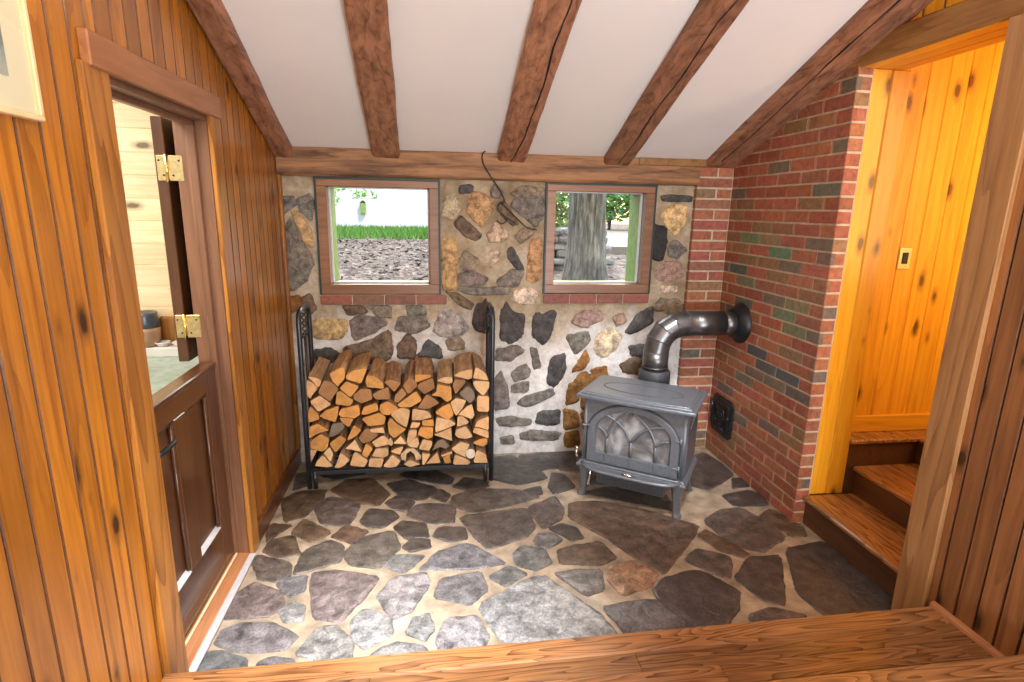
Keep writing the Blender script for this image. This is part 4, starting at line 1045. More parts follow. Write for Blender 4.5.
# door with pointed tracery
def arch_pts(hw, z0, zs, za, n=24): return [(-hw, z0)] + [(-hw * math.cos(math.pi * i / n), zs + (za - zs) * math.sin(math.pi * i / n)) for i in range(n + 1)] + [(hw, z0)]
def door(mb):
    o = arch_pts(.265, .230, .405, .601); i_ = arch_pts(.214, .292, .425, .560)
    k = len(o); v = []
    for w, p in ((FY + .01, o), (FY - .010, o), (FY - .014, [(a * .985, b if j in (0, k - 1) else b - .004) for j, (a, b) in enumerate(o)]), (FY - .014, [(a * 1.02, b + (.004 if 0 < j < k - 1 else -.004)) for j, (a, b) in enumerate(i_)]), (FY - .004, i_), (FY + .01, i_)):
        v += [(a, w, b) for a, b in p]
    f = []
    for r in range(5):
        for j in range(k): f.append((r * k + j, r * k + (j + 1) % k, (r + 1) * k + (j + 1) % k, (r + 1) * k + j))
    mb.add(v, f, 0)
    for x in (-.15, -.005, .135): mb.box(x - .006, x + .006, FY - .018, FY - .012, .246, .292, .002)
    mb.tube([(0, FY - .014, .556), (0, FY - .016, .584)], .004, 6)
dd = S('door', 'enamel', door)
def tracery(mb):
    y = FY - .006
    def bow(x0, z0, x1, z1, bend, r=.0065):
        pts = []
        for i in range(13):
            t = i / 12; pts.append((x0 + (x1 - x0) * t, y, z0 + (z1 - z0) * t + 0))
        dx, dz = x1 - x0, z1 - z0; L = math.hypot(dx, dz); nx, nz = -dz / L, dx / L
        pts = [(p[0] + nx * bend * 4 * (i / 12) * (1 - i / 12), y, p[2] + nz * bend * 4 * (i / 12) * (1 - i / 12)) for i, p in enumerate(pts)]
        mb.tube(pts, r, 8)
    zb = .292
    for x in (-.145, -.005, .135): mb.tube([(x, y, zb), (x, y, .385)], .0065, 8)
    bow(-.005, .385, -.175, .528, -.028); bow(-.145, .385, -.03, .558, .028)
    bow(.135, .385, -.01, .558, -.030); bow(-.005, .385, .178, .510, .030)
    bow(-.145, .385, -.205, .445, -.012); bow(.135, .385, .205, .430, .014)
S('door_seam', 'enamel_dark', lambda mb: mb.tube([(a, FY - .003, b) for a, b in arch_pts(.2685, .228, .405, .6045)], .0042, 6), dd, 'dark seam around the arched door')
S('tracery', 'enamel', tracery, dd, 'pointed arch bars over the glass')
S('glass', 'stove_glass', lambda mb: mb.prism(arch_pts(.220, .286, .425, .566), lambda u, v, w: (u, w, v), FY + .008, FY + .002), dd, 'sooty grey firebox glass')
def hinge(mb, z): mb.tube([(.268, FY - .008, z - .018), (.268, FY - .008, z + .018)], .008, 8); mb.box(.235, .262, FY - .016, FY - .008, z - .006, z + .006, .002)
for z in (.285, .445): S('hinge', 'enamel', lambda mb: hinge(mb, z), dd)
def latch(mb):
    mb.tube([(-.262, FY - .006, .445), (-.285, FY - .022, .445), (-.300, FY - .02, .442)], .006, 8); mb.box(-.262, -.24, FY - .02, FY - .008, .436, .452, .002)
S('latch', 'enamel', latch, dd)
def lip(mb):
    n = 20; hw = .285
    front = lambda t, d: -.195 - d * (1 - (2 * t - 1) ** 4) ** .6
    for (z0, z1, d0, rim) in ((.196, .204, .088, False),):
        poly = [(-hw + 2 * hw * i / n, front(i / n, d0)) for i in range(n + 1)] + [(hw, -.18), (-hw, -.18)]
        mb.prism(poly, lambda u, v, w: (u, v, w), z0, z1)
    mb.tube([(-hw + 2 * hw * i / n, front(i / n, .088), .208) for i in range(n + 1)], .011, 8)
S('ash_lip', 'enamel', lip, lab='curved ash lip under the door')
def latch2(mb): mb.tube([(-.03, -.262, .212), (-.01, -.27, .222), (.02, -.265, .217), (.045, -.255, .212)], [.004, .008, .008, .004], 8)
S('lip_handle', 'steel', latch2, lab='small bright lever lying on the ash lip')
def leg(mb, sx, sy):
    x, y = sx * .272, sy * .165 - (.02 if sy < 0 else 0)
    prof = [(.20, .036, 0), (.17, .032, .0), (.12, .024, .0), (.06, .018, .002), (.025, .018, .006), (.008, .022, .012), (.0, .022, .013)]
    v = []
    for z, r, o in prof:
        cx, cy = x + sx * o, y + sy * o * .6
        v += [(cx + a * r, cy + b * r, z) for a, b in ((-1, -.6), (-.6, -1), (.6, -1), (1, -.6), (1, .6), (.6, 1), (-.6, 1), (-1, .6))]
    k = len(prof); f = [(i * 8 + j, i * 8 + (j + 1) % 8, (i + 1) * 8 + (j + 1) % 8, (i + 1) * 8 + j) for i in range(k - 1) for j in range(8)] + [tuple(range(8)), tuple((k - 1) * 8 + j for j in range(8))]
    mb.add(v, f, 0, smooth=False)
for sx in (-1, 1):
    for sy in (-1, 1): S('leg', 'enamel', lambda mb: leg(mb, sx, sy))
def pan(mb):
    mb.box(-.205, .195, -.165, .14, .078, .190, .006)
    for i in range(34): x = -.20 + i * .0118; mb.box(x, x + .0055, -.174, -.163, .088, .168, .0015)
S('ash_pan', 'enamel', pan, lab='ribbed ash pan housing under the firebox')
def tool(mb): mb.tube([(-.235, -.19, .19), (-.237, -.195, .13), (-.24, -.2, .085), (-.245, -.20, .06)], [.006, .007, .012, .006], 10)
S('air_lever', 'steel', tool, lab='bright spring handle hanging below the ash lip'); 
def coil(mb):
    mb.tube([(-.318, -.19, .215), (-.325, -.20, .255), (-.322, -.205, .285)], [.006, .010, .006], 8); mb.lathe([(0, -.012), (.012, -.006), (.013, .004), (.0, .012)], TR(-.322, -.205, .295), 10)
S('door_handle', 'steel', coil, lab='bright handle knob at the door side')
def coll(mb):
    mb.box(-.115, .085, .18, .30, .30, .55, .012)
    mb.lathe([(.10, .0), (.10, .05), (.098, .09), (.09, .10)], TR(-.02, .352, .585), 28); mb.box(-.10, .06, .28, .44, .33, .60, .03)
S('flue_collar', 'enamel_dark', coll, lab='dark flue collar rising behind the top plate')

# ---- stove pipe into the chimney
fx = SX + (-.02) * math.cos(A35) - .352 * math.sin(A35); fy = SY + (-.02) * math.sin(A35) + .352 * math.cos(A35)
pr = .080; zt = .985; rb = .175
sp = empty('stove_pipe', (fx, fy, .69)); tag(sp, 'dark metal stove pipe elbowing from the stove into the brick chimney', 'stove pipe')
def Pp(name, mat, fn, lab=None, par=sp):
    mb = MB(); fn(mb); o = mb.build(name, [mat], par)
    if lab: o['label'] = lab
    return o
zr = zt - .69 - rb
Pp('vertical_section', 'pipe', lambda mb: (mb.tube([(0, 0, 0), (0, 0, zr)], pr, 32), mb.tube([(0, 0, .012), (0, 0, .022)], pr + .004, 32)))
gore = [(0, 22.5), (22.5, 45), (45, 67.5), (67.5, 90)]
for a, b in gore:
    def g(mb, a=a, b=b):
        p0 = (rb - rb * math.cos(rad(a)), 0, zr + rb * math.sin(rad(a))); p1 = (rb - rb * math.cos(rad(b)), 0, zr + rb * math.sin(rad(b)))
        n = 32; v = []
        for (p, ang) in ((p0, a), (p1, b)):
            d = Vector((math.cos(rad(ang)), 0, -math.sin(rad(ang)))) ; e = Vector((0, 1, 0))
            for j in range(n):
                t = 2 * math.pi * j / n; v.append(Vector(p) + d * pr * math.cos(t) + e * pr * math.sin(t))
        mb.add(v, [(j, (j + 1) % n, n + (j + 1) % n, n + j) for j in range(n)], 0, smooth=True)
        # raised seam
        d = Vector((math.cos(rad(b)), 0, -math.sin(rad(b)))); e = Vector((0, 1, 0))
        mb.tube([Vector(p1) + (d * math.cos(t) + e * math.sin(t)) * (pr + .001) for t in [2 * math.pi * j / 32 for j in range(33)]], .004, 6, caps=False)
    Pp('elbow_segment', 'pipe', g)
L = XB - fx
Pp('horizontal_section', 'pipe', lambda mb: (mb.tube([(rb, 0, zt - .69), (L - .13, 0, zt - .69)], pr, 32), mb.tube([(L - .15, 0, zt - .69), (L - .02, 0, zt - .69)], pr - .005, 32)))
Pp('wall_collar', 'black_iron', lambda mb: mb.lathe([(.128, .0), (.130, .008), (.108, .035), (.088, .062), (.082, .062)], TR(L, 0, zt - .69) @ ROT('Y', rad(-90)), 36), 'black flared collar against the brick')

# ---- cleanout door low on the brick
cd = empty('cleanout_door', (XB - .004, 3.385, .185)); tag(cd, 'small square black iron cleanout door set low in the brick wall', 'cleanout door')
def Cc(name, mat, fn, lab=None, par=cd):
    mb = MB(); fn(mb); o = mb.build(name, [mat], par)
    if lab: o['label'] = lab
    return o
X = lambda u, v, w: (-w, u, v)
rr = lambda a, b, c, d, r=.018: [(a + r, c), (b - r, c), (b, c + r), (b, d - r), (b - r, d), (a + r, d), (a, d - r), (a, c + r)]
Cc('frame', 'black_iron', lambda mb: mb.prism(rr(-.135, .135, 0, .265, .03), X, -.006, .012, .004))
ld = Cc('door', 'black_iron', lambda mb: mb.prism(rr(-.105, .105, .03, .235), X, .012, .022, .004))
def rib(mb):
    for e in (.080, .052, .026):
        pts = [(-.026, a, .1325 + b) for a, b in ((-e, -e), (e, -e), (e, e), (-e, e), (-e, -e), (e, -e))]
        mb.tube(pts, .005, 6)
Cc('relief', 'black_iron', rib, 'raised square rings cast in the door', ld)
def lt(mb): mb.tube([(-.02, -.115, .16), (-.034, -.115, .15), (-.034, -.085, .14)], .006, 8); mb.tube([(-.018, .122, .05), (-.018, .122, .21)], .006, 8)
Cc('latch', 'rack_iron', lt)

# ================================================================== log rack
rk = empty('log_rack', (-.205, 3.37, .004)); tag(rk, 'black tubular steel log rack full of split firewood', 'log rack')
def K(name, fn, lab=None, par=rk):
    mb = MB(); fn(mb); o = mb.build(name, ['rack_iron'], par)
    if lab: o['label'] = lab
    return o
RXL, RXR = -.752 + .205, .347 + .205; RF, RB_ = 3.228 - 3.37, 3.505 - 3.37
def loop(mb, x):
    r = .07; zt_ = 1.085
    pts = [(x, RF, 0), (x, RF, .5), (x, RF, zt_ - r)] + arc((x, RF + r, zt_ - r), r, math.pi, math.pi / 2, 8, (0, 1, 0), (0, 0, 1))[1:] + arc((x, RB_ - r, zt_ - r), r, math.pi / 2, 0, 8, (0, 1, 0), (0, 0, 1)) + [(x, RB_, .5), (x, RB_, 0)]
    mb.tube(pts, .0145, 12)
for x in (RXL, RXR):
    e = K('end_frame', lambda mb: loop(mb, x), 'upright end hoop of bent tube')
    for zz in (.92, .30): K('rung', lambda mb: mb.tube([(x, RF, zz), (x, RB_, zz)], .008, 8), None, e)
    def twist(mb):
        for ph in (0, math.pi):
            mb.tube([(x + .012 * math.cos(t * 14 + ph), (RF + RB_) / 2 + .014 * math.sin(t * 14 + ph), .92 + .15 * t) for t in [i / 30 for i in range(31)]], .0045, 6)
        mb.tube([(x, (RF + RB_) / 2, .30), (x, (RF + RB_) / 2, .92)], .008, 8)
    K('twisted_bar', twist, 'short twisted bar inside the hoop', e)
    s = .035 if x < 0 else -.035
    for y in (RF, RB_): K('foot', lambda mb: mb.tube([(x + s, y, 0), (x + s, y, .11)], .0135, 10))
for y in (RF + .004, RB_ - .004): K('base_rail', lambda mb: mb.box(RXL, RXR, y - .012, y + .012, .085, .112, .004))
for y in (RF + .09, RB_ - .09): K('base_rail', lambda mb: mb.box(RXL, RXR, y - .009, y + .009, .092, .110, .003))
for x in (RXL, RXR): K('cross_rail', lambda mb: mb.box(x - .012, x + .012, RF, RB_, .085, .112, .003))

# ---- firewood, every piece by itself
LC = {'o': (.68, .33, .09), 'p': (.76, .48, .24), 'b': (.36, .18, .07), 'g': (.27, .20, .14), 'w': (.80, .70, .55), 'h': (.70, .48, .28)}
LW_ = {'o': 'orange', 'p': 'pale', 'b': 'brown', 'g': 'grey brown', 'w': 'whitish', 'h': 'pale'}
ORD = ['first', 'second', 'third', 'fourth', 'fifth', 'sixth', 'seventh', 'eighth', 'ninth', 'tenth', 'eleventh', 'twelfth', 'thirteenth', 'fourteenth', 'fifteenth', 'sixteenth', 'seventeenth']
def centroid(p): return (sum(q[0] for q in p) / len(p), sum(q[1] for q in p) / len(p))
cent = [(centroid(p), k, p) for k, p in LOG_DATA]
zmin = min(min(q[1] for q in p) for k, p in LOG_DATA)
def layer(c):      # courses of the stack, counted from the base rail
    return 0
# assign courses: within columns 0.1 m wide logs are stacked; use height bands that follow the settled rows
bands = [(-9, .195), (.195, .275), (.275, .35), (.35, .42), (.42, .495), (.495, .575), (.575, .65), (.65, 9)]
rows = [[] for _ in bands]
for it in cent:
    for bi, (a, b) in enumerate(bands):
        if a <= it[0][1] < b: rows[bi].append(it); break
COURSE = ['bottom course', 'second course up', 'third course up', 'fourth course up', 'fifth course up', 'sixth course up', 'seventh course up', 'topmost course']
SHAPE = {3: 'three-cornered', 4: 'four-sided', 5: 'five-sided', 6: 'wedge-like', 7: 'many-sided'}
for bi, row in enumerate(rows):
    row.sort(key=lambda it: it[0][0])
    for i, (c, k, p) in enumerate(row):
        sh = 'round' if k == 'w' else 'hollow arched' if k == 'h' else SHAPE.get(len(p), 'many-sided')
        mb = MB()
        kk = U(.86, 1.14); hh = U(.94, 1.06); col = (LC[k][0] * kk, LC[k][1] * kk * hh, LC[k][2] * kk * hh * hh)
        yf = 3.225 + U(-.012, .014); yb = 3.555 + U(-.02, .02)
        sx, sz = U(-.010, .010), (U(-.004, .006) if bi < 6 else U(.012, .035))
        P_ = [(c[0] + (a - c[0]) * .985, c[1] + (b - c[1]) * .985) for a, b in p]
        P_ = [(min(max(a, -.734), .329), max(b, .119)) for a, b in P_]
        if k != 'h' and len(P_) >= 4: P_ = chaikin(P_, 1, .10)
        rnd = (R(), R(), R())
        n = len(P_); seg = 5; v = []
        for s_ in range(seg + 1):
            t = s_ / seg
            for j, (a, b) in enumerate(P_):
                w = noise.noise(Vector((a * 20, b * 20, t * 3 + i))) * .004 * (1 if s_ else 0)
                v.append((a + sx * t + w, yf + (yb - yf) * t, b + sz * t + w))
        f = [(s_ * n + j, s_ * n + (j + 1) % n, (s_ + 1) * n + (j + 1) % n, (s_ + 1) * n + j) for s_ in range(seg) for j in range(n)]
        mb.add(v, f, 1, tuple(q * .8 for q in col), rnd)
        for cap, o in ((list(range(n - 1, -1, -1)), 0), (list(range(seg * n, seg * n + n)), 1)):
            mb.f.append(cap); mb.mi.append(0); mb.c.append(col); mb.r.append(rnd); mb.sm.append(False)
        o = settle(mb.build('firewood_log', ['log_end', 'log_side']))
        tag(o, '%s %s split log, %s from the pine-wall end, %s of the rack' % (sh, LW_[k], ORD[min(i, 16)], COURSE[bi]), 'firewood', 'split firewood stacked in the log rack')

# ================================================================== small things in the room
wh = MB()
pts = [(.325, 3.556, 1.972), (.308, 3.552, 1.985), (.312, 3.552, 2.000), (.335, 3.552, 2.008), (.372, 3.556, 1.996)]
main = [(.345, 3.60, 2.012), (.330, 3.557, 2.012), (.310, 3.553, 1.995), (.306, 3.552, 1.965), (.318, 3.552, 1.925), (.355, 3.553, 1.868), (.405, 3.556, 1.800), (.442, 3.560, 1.738), (.447, 3.562, 1.715), (.435, 3.560, 1.703), (.422, 3.556, 1.708)]
def smooth(p, k=4):
    p = [Vector(q) for q in p]; o = []
    for i in range(len(p) - 1):
        a, b, c, d = p[max(i - 1, 0)], p[i], p[i + 1], p[min(i + 2, len(p) - 1)]
        for j in range(k):
            t = j / k; o.append(.5 * ((2 * b) + (c - a) * t + (2 * a - 5 * b + 4 * c - d) * t * t + (3 * b - a - 3 * c + d) * t ** 3))
    o.append(p[-1]); return o
wh.tube(smooth(main), .0042, 8)
o = settle(wh.build('wire_hook', ['black'])); tag(o, 'long bent black wire hook hung over the wall plate beam', 'hook')
w2 = empty('hanging_wire', (.43, 3.562, 1.56)); tag(w2, 'branched black wire hanging from the long hook over the stones', 'wire')
for nm, pts in (('main_wire', [(.432, 3.565, 1.712), (.412, 3.572, 1.700), (.408, 3.574, 1.672), (.425, 3.576, 1.645), (.475, 3.578, 1.610), (.520, 3.578, 1.585)]),
                ('side_wire', [(.470, 3.578, 1.614), (.452, 3.574, 1.585), (.425, 3.574, 1.580), (.405, 3.576, 1.600)]),
                ('long_wire', [(.430, 3.566, 1.705), (.480, 3.572, 1.660), (.545, 3.574, 1.600), (.600, 3.574, 1.555), (.66, 3.576, 1.545)])):
    mb = MB(); mb.tube([q - Vector((.43, 3.562, 1.56)) for q in smooth(pts)], .0038, 8); mb.build(nm, ['black'], w2)

pc = empty('framed_picture', (XL + .001, 1.182, 1.843)); tag(pc, 'watercolour in a wide cream mat and thin gilt frame on the orange wall', 'picture')
def Q(name, mat, boxes, bev=.002, lab=None):
    mb = MB()
    for a in boxes: mb.box(*a, bev)
    q = mb.build(name, [mat], pc)
    if lab: q['label'] = lab
PW, PH = .325, .62
Q('frame', 'frame_gold', [(0, .022, -PW, PW, 0, .012), (0, .022, -PW, PW, PH - .012, PH), (0, .022, -PW, -PW + .012, .012, PH - .012), (0, .022, PW - .012, PW, .012, PH - .012)])
Q('mat_board', 'cream', [(.002, .012, -PW + .012, PW - .012, .012, PH - .012)], 0)
Q('print', 'print', [(.0125, .0135, -PW + .09, PW - .085, .08, PH - .09)], 0, 'grey blue and brown landscape print')
mb = MB(); mb.box(.016, .018, -PW + .012, PW - .012, .012, PH - .012); mb.build('glazing', ['glass'], pc)

# ================================================================== room beyond the half door
pn = MB(); z = .4
while z < 2.6:
    ze = z + .117; pn.prism([(-2.6, z), (-1.031, z), (-1.031, ze), (-2.6, ze)], lambda u, v, w: (u, w, v), 3.32, 3.30, .004, 0); z = ze
pn.box(-2.7, -1.03, 3.32, 3.4, 0, 2.6)
struct(pn.build('wall_pantry', ['pine_pale']), 'pale horizontal shiplap wall seen through the half door', 'wall')
pn = MB(); pn.box(-2.7, -2.6, .6, 3.4, 0, 2.6); pn.box(-2.7, -1.03, .5, .6, 0, 2.6); pn.box(-2.7, -1.03, .5, 3.4, 2.6, 2.7); pn.box(-2.7, -1.03, .5, 3.4, -.1, 0)
struct(pn.build('wall_pantry_side', ['white_wall']), 'white walls closing the side room out of sight', 'wall')
ct = empty('counter', (-1.45, 2.75, 0)); tag(ct, 'low counter with a mottled grey green top in the room beyond the half door', 'counter')
def Ct(name, mat, b, bev=.004, lab=None):
    mb = MB(); mb.box(*b, bev); q = mb.build(name, [mat], ct)
    if lab: q['label'] = lab
Ct('countertop', 'counter', (-.60, .30, -.75, .54, .825, .855)); Ct('cabinet', 'pine_pale', (-.58, .27, -.72, .54, 0, .825))
Ct('backsplash', 'ceramic_white', (-.60, .30, .41, .545, .855, .905), .003, 'white ledge along the back of the counter')
def pot(name, loc, prof, mat, label, cat, band=None, lid=None):
    mb = MB(); mb.lathe(prof, None, 24); o = mb.build(name, [mat]); o.location = loc; tag(o, label, cat)
    if band:
        mb = MB(); mb.lathe(band, None, 24); q = mb.build('neck', ['ceramic_dark'], o); q['label'] = 'dark glazed shoulder and rim'
    return o
pot('pottery_jug', (-1.548, 3.215, .906), [(.0, 0), (.05, 0), (.068, .03), (.075, .08), (.075, .105), (.0, .105)], 'ceramic', 'brown stoneware jug with dark shoulder on the counter ledge', 'jug', [(.0755, .105), (.072, .135), (.066, .165), (.068, .185), (.062, .185), (.0, .15)])
o = MB(); o.box(-.075, .075, -.012, .012, 0, .15, .012); bd = o.build('cutting_board', ['casing']); bd.location = (-1.425, 3.282, .906); tag(bd, 'small brown wooden board leaning on the ledge behind the dishes', 'cutting board')
mb = MB(); mb.lathe([(0, 0), (.017, 0), (.017, .006), (0, .006)], TR(.03, -.017, .09) @ ROT('X', rad(90)), 16, sx=1.25); q = mb.build('knot_hole', ['black'], bd); q['label'] = 'dark round hole in the board'
dish = [(0, 0), (.022, 0), (.025, .005), (.040, .022), (.038, .025), (.020, .010), (0, .008)]
pot('small_dish', (-1.462, 3.205, .906), dish, 'ceramic_white', 'white rimmed little dish in front of the stoneware jug', 'dish')
pot('small_dish', (-1.372, 3.20, .906), dish, 'ceramic_white', 'white rimmed little dish in front of the wooden board', 'dish')

# ================================================================== outdoors
gr = MB()
def gz(x, y): return .96 + .012 * (y - 4) + noise.noise(Vector((x * .5, y * .5, 2))) * .05
nx, ny = 40, 44; v = []
for j in range(ny + 1):
    for i in range(nx + 1):
        x = -9 + 20 * i / nx; y = 4.03 + 18 * (j / ny) ** 1.6; v.append((x, y, gz(x, y)))
gr.add(v, [(j * (nx + 1) + i, j * (nx + 1) + i + 1, (j + 1) * (nx + 1) + i + 1, (j + 1) * (nx + 1) + i) for j in range(ny) for i in range(nx)], 0)
struct(gr.build('ground', ['mulch']), 'ground covered in brown wood chips outside the windows', 'ground')
ch = MB()
for _ in range(2600):
    x = U(-3.2, .6); y = 4.3 + 7.2 * R() ** 1.3; z = gz(x, y) + .004; L = U(.02, .05); w = U(.008, .018); a = U(0, 6.28); c, s_ = math.cos(a), math.sin(a); ti = U(-.012, .025)
    b = U(.03, .15); col = (b, b * U(.58, .74), b * U(.42, .6))
    ch.add([(x - c * L - s_ * w, y - s_ * L + c * w, z), (x + c * L - s_ * w, y + s_ * L + c * w, z + ti), (x + c * L + s_ * w, y + s_ * L - c * w, z + ti + .008), (x - c * L + s_ * w, y - s_ * L - c * w, z + .008)], [(0, 1, 2, 3)], 0, col)
for _ in range(900):
    x = U(1.0, 4.2); y = U(4.4, 9.5); z = gz(x, y) + .004; L = U(.02, .045); w = L * .6; a = U(0, 6.28); c, s_ = math.cos(a), math.sin(a); ti = U(-.012, .025)
    b = U(.04, .18); col = (b, b * U(.58, .74), b * U(.42, .6))
    ch.add([(x - c * L - s_ * w, y - s_ * L + c * w, z), (x + c * L - s_ * w, y + s_ * L + c * w, z + ti), (x + c * L + s_ * w, y + s_ * L - c * w, z + ti + .008), (x - c * L + s_ * w, y - s_ * L - c * w, z + .008)], [(0, 1, 2, 3)], 0, col)
tag(ch.build('wood_chips', ['dry_stone']), 'loose wood chips and dry leaves scattered over the ground outside', 'mulch', None, 'stuff')
gs = MB()
for _ in range(5200):
    x = U(-5.2, 1.2); y = U(11.6, 15.5); z = gz(x, y) - .01; hgt = U(.08, .17); a = U(-.05, .05)
    g = U(.7, 1.25)
    gs.add([(x - .02, y, z), (x + .02, y, z), (x + a, y + U(-.04, .04), z + hgt)], [(0, 1, 2)], 0, (.09 * g, .21 * g, .016 * g))
tag(gs.build('grass', ['leaf']), 'bright green grass strip beyond the wood chips', 'grass', None, 'stuff')
bl = empty('garage', (-2.0, 16.2, 1.0)); tag(bl, 'pale flat-faced outbuilding beyond the grass strip', 'building')
mb = MB(); mb.box(-6, 3.0, 0, 4, -.2, 3.2, .01); mb.build('wall', ['white_wall'], bl)
mb = MB(); mb.prism([(-.3, 3.2), (4.3, 3.2), (4.3, 3.35), (2.0, 4.6), (-.3, 3.35)], lambda u, v, w: (w, u, v), -6.2, 3.8); mb.build('roof', ['base_dark'], bl)
lm = empty('wall_lantern', (-1.86, 16.2, 1.47)); tag(lm, 'small dark green lantern fixed to the pale outbuilding wall', 'lantern')
mb = MB(); mb.box(-.065, .065, -.15, -.02, .0, .30, .012); mb.build('case', ['green_tone'], lm)
mb = MB(); mb.lathe([(.10, .30), (.09, .315), (.02, .36), (0, .365)], TR(0, -.085, 0) @ ROT('Z', rad(45)), 4); mb.build('cap', ['black_iron'], lm)
mb = MB(); mb.box(-.045, .045, -.022, .0, .05, .26, .004); mb.build('back_plate', ['black_iron'], lm)
# the big trunk outside the second window
tr = empty('tree', (1.375, 4.95, .9)); tag(tr, 'thick grey barked tree trunk standing just outside the second window', 'tree')
mb = MB(); v = []; n = 36; ks = 30
for k in range(ks + 1):
    z = 5.2 * k / ks; r = .165 + .10 * math.exp(-z * 5) - .008 * z
    for j in range(n):
        a = 2 * math.pi * j / n
        rr_ = r * (1 + .05 * noise.noise(Vector((math.cos(a) * 3, math.sin(a) * 3, z * .8))) + .035 * noise.noise(Vector((math.cos(a) * 11, math.sin(a) * 11, z * 2.2))))
        v.append((rr_ * math.cos(a) - .015 * z, rr_ * math.sin(a), z))
mb.add(v, [(k * n + j, k * n + (j + 1) % n, (k + 1) * n + (j + 1) % n, (k + 1) * n + j) for k in range(ks) for j in range(n)], 0, smooth=True)
mb.build('trunk', ['tree_bark'], tr)
def leaves(mb, c, rx, ry, rz, n, size, cols, hollow=.35):
    for _ in range(n):
        while True:
            p = Vector((U(-1, 1), U(-1, 1), U(-1, 1)))
            if hollow < p.length < 1: break
        p = Vector((c[0] + p.x * rx, c[1] + p.y * ry, c[2] + p.z * rz))
        d = Vector((U(-1, 1), U(-1, 1), U(-.8, .4))).normalized(); e = d.cross(Vector((U(-1, 1), U(-1, 1), U(-1, 1)))).normalized()
        L = size * U(.6, 1.3); w = L * .33
        b = cols[int(R() * len(cols))]; g = U(.75, 1.25)
        mb.add([p - d * L, p + e * w, p + d * L, p - e * w], [(0, 1, 2, 3)], 0, tuple(q * g for q in b))
br = empty('maple', (-1.75, 7.4, .98)); tag(br, 'slim tree with light green leaves hanging in front of the pale outbuilding', 'tree')
mb = MB(); mb.tube([(-.4, 0, 0), (-.38, .0, 1.0), (-.30, 0, 1.9)], [.05, .042, .03], 10); mb.tube([(-.33, 0, 1.5), (0, -.05, 1.05), (.25, -.08, .93), (.55, -.1, 1.0)], [.018, .012, .008, .004], 8); mb.build('trunk', ['tree_bark'], br)
mb = MB()
for (c, r, n_) in (((.42, 0, .78), (.20, .2, .13), 130), ((.92, -.05, .83), (.16, .18, .07), 60), ((.62, -.05, .90), (.35, .2, .06), 70), ((.2, 0, 1.05), (.5, .4, .22), 300), ((-.2, 0, 1.7), (.9, .7, .5), 600)):
    leaves(mb, c, *r, n_, .035, [(.16, .36, .04), (.24, .46, .06), (.10, .26, .03)], 0)
mb.build('foliage', ['leaf'], br)
# dry stone wall
ds = MB(); z = .94
for row in range(6):
    x = .95 + U(-.1, .1)
    while x < 1.95:
        w = U(.16, .38); hgt = .085
        zz = gz(x, 6.5) - .02 + row * .085
        if True:
            p = [(x, zz), (x + w - .015, zz + U(-.01, .01)), (x + w - .012, zz + hgt - .008), (x + .004, zz + hgt - .004 + U(-.008, .008))]
            b = U(.10, .28)
            ds.prism(chaikin(p, 1, .15), lambda u, v, q: (u, q, v), 6.9, 6.5 + U(-.05, .04), .02, 0, col=(b, b * .98, b * .92))
        x += w
o = settle(ds.build('stone_wall', ['dry_stone'])); tag(o, 'low dry stone wall behind the tree trunk', 'wall', None, 'thing')
for (c, r, n_, sz_, lab) in (((1.50, 7.9, 1.95), (.8, .5, .75), 2600, .07, 'light green shrub rising behind the dry stone wall'), ((5.4, 17.0, 2.6), (1.5, 1.2, 1.25), 2200, .14, 'leafy bush at the far edge of the pale drive, next to the trunk'), ((8.4, 19.0, 2.9), (2.0, 1.5, 1.6), 2000, .16, 'broad bush at the far edge of the pale drive, away from the trunk'), ((3.6, 20.5, 3.2), (1.6, 1.2, 2.0), 1800, .16, 'tall bush behind the trunk beyond the drive')):
    mb = MB(); leaves(mb, (0, 0, 0), *r, n_, sz_, [(.10, .26, .04), (.17, .34, .06), (.06, .18, .05)], .25)
    root = empty('shrub', (c[0], c[1], gz(c[0], c[1]))); tag(root, lab, 'shrub')
    q = mb.build('foliage', ['leaf'], root); q.location = (0, 0, c[2] - gz(c[0], c[1]))
    mb = MB()
    for a in range(5): mb.tube([(U(-.05, .05), U(-.05, .05), -.05), (U(-.3, .3), U(-.2, .2), c[2] - gz(c[0], c[1]))], [.02, .008], 6)
    mb.build('stem', ['tree_bark'], root)
dv = MB(); dv.prism([(2.2, 8.6), (5.0, 8.2), (14, 10.0), (14, 16.5), (2.4, 15.5)], lambda u, v, w: (u, v, w), .98, 1.135)
struct(dv.build('path', ['drive']), 'pale tan drive beyond the tree trunk', 'path')

# ================================================================== light
w = bpy.data.worlds.new('World'); scene.world = w; w.use_nodes = True
nt = w.node_tree; bg = nt.nodes['Background']
sky = nt.nodes.new('ShaderNodeTexSky'); sky.sky_type = 'NISHITA'; sky.sun_disc = False; sky.sun_elevation = rad(48); sky.sun_rotation = rad(10); sky.air_density = 1.2; sky.dust_density = 3.0
nt.links.new(sky.outputs[0], bg.inputs[0]); bg.inputs[1].default_value = 1.0
def light(name, typ, loc, energy, col, rot=(0, 0, 0), size=None, sizey=None, spread=None):
    l = bpy.data.lights.new(name, typ); l.energy = energy; l.color = col
    if typ == 'AREA':
        l.shape = 'RECTANGLE'; l.size = size; l.size_y = sizey or size
        if spread: l.spread = rad(spread)
    elif typ == 'POINT': l.shadow_soft_size = size or .1
    elif typ == 'SUN': l.angle = rad(3)
    o = bpy.data.objects.new(name, l); COL.objects.link(o); o.location = loc; o.rotation_euler = tuple(rad(a) for a in rot)
    return o
light('sun', 'SUN', (0, 0, 10), 4.0, (1, .96, .88), (38, 0, 35))
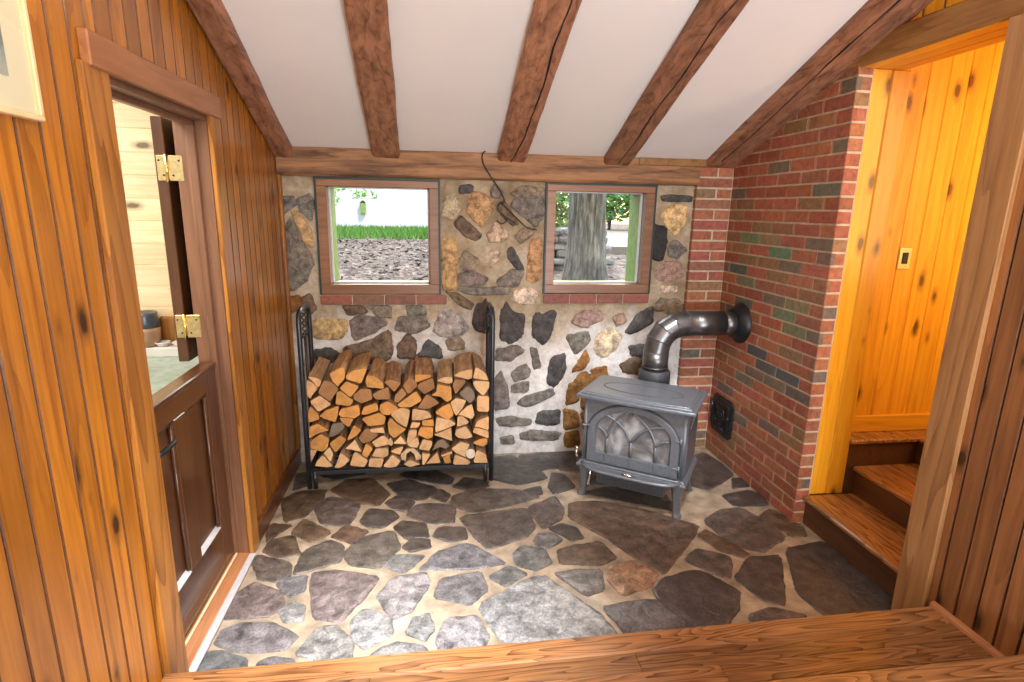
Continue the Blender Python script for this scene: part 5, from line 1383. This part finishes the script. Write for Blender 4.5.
# added unseen fills behind the viewpoint, then warm lamps of room and stair hall
light('rear_bounce_fill', 'AREA', (1.15, -1.6, .9), 140, (.86, .93, 1), (128, 0, 0), 1.1, 1.2)  # unseen area light added to brighten the ceiling by bounce
light('rear_fill_light', 'AREA', (.6, -2.9, 2.9), 55, (.95, .97, 1), (78, 0, 0), 2.4, .8)  # added unseen fill from the rear, no window behind it
light('ceiling_lamp_light', 'POINT', (-.48, .85, 2.78), 26, (1, .80, .50), size=.12)
light('second_lamp_light', 'POINT', (1.2, .6, 2.8), 22, (1, .82, .54), size=.12)
light('stair_lamp_light', 'AREA', (2.95, 1.58, 1.9), 26, (1, .80, .42), (-90, 0, 155), .5, 1.2)
light('pantry_light', 'AREA', (-1.75, 1.9, 2.5), 55, (1, .97, .90), (0, 0, 0), 1.0, 1.2)
s2 = light('stove_fill_spot', 'SPOT', (1.12, 1.72, 2.62), 360, (.95, .97, 1))  # unseen spot added to brighten the stove top
s2.data.spot_size = rad(40); s2.data.spot_blend = .8; s2.data.shadow_soft_size = .2
s2.rotation_euler = (Vector((1.24, 3.05, .6)) - s2.location).to_track_quat('-Z', 'Y').to_euler()
sl = light('floor_pool_spot', 'SPOT', (.15, .35, 3.0), 1300, (.96, .97, 1))  # unseen spot added to make the daylight pool on the front floor
sl.data.spot_size = rad(36); sl.data.spot_blend = .9; sl.data.shadow_soft_size = .25
sl.rotation_euler = (Vector((-.28, 1.90, 0)) - sl.location).to_track_quat('-Z', 'Y').to_euler()

# ================================================================== camera
cam = bpy.data.cameras.new('Camera'); cam.sensor_fit = 'HORIZONTAL'; cam.sensor_width = 36.0; cam.lens = 560.232 * 36 / 1024
cam.clip_start = .02; cam.clip_end = 200
co = bpy.data.objects.new('Camera', cam); COL.objects.link(co)
r_ = Vector((0.9902668, -0.13785488, 0.01917537)); u_ = Vector((0.01302009, 0.22892087, 0.97335796)); f_ = Vector((0.13857178, 0.96363441, -0.22848762))
m3 = Matrix((r_, u_, -f_)).transposed(); co.matrix_world = Matrix.Translation((0, 0, 1.6676)) @ m3.to_4x4()
scene.camera = co
vs = scene.view_settings
scene.display_settings.display_device = 'sRGB'
vs.view_transform = 'Standard'; vs.look = 'None'; vs.exposure = 0.0; vs.gamma = 1.0; vs.use_curve_mapping = False
scene.cycles.max_bounces = 10; scene.cycles.diffuse_bounces = 6; scene.cycles.transparent_max_bounces = 12
scene.cycles.sample_clamp_indirect = 6.0; scene.cycles.caustics_reflective = False; scene.cycles.caustics_refractive = False
scene.cycles.use_denoising = True
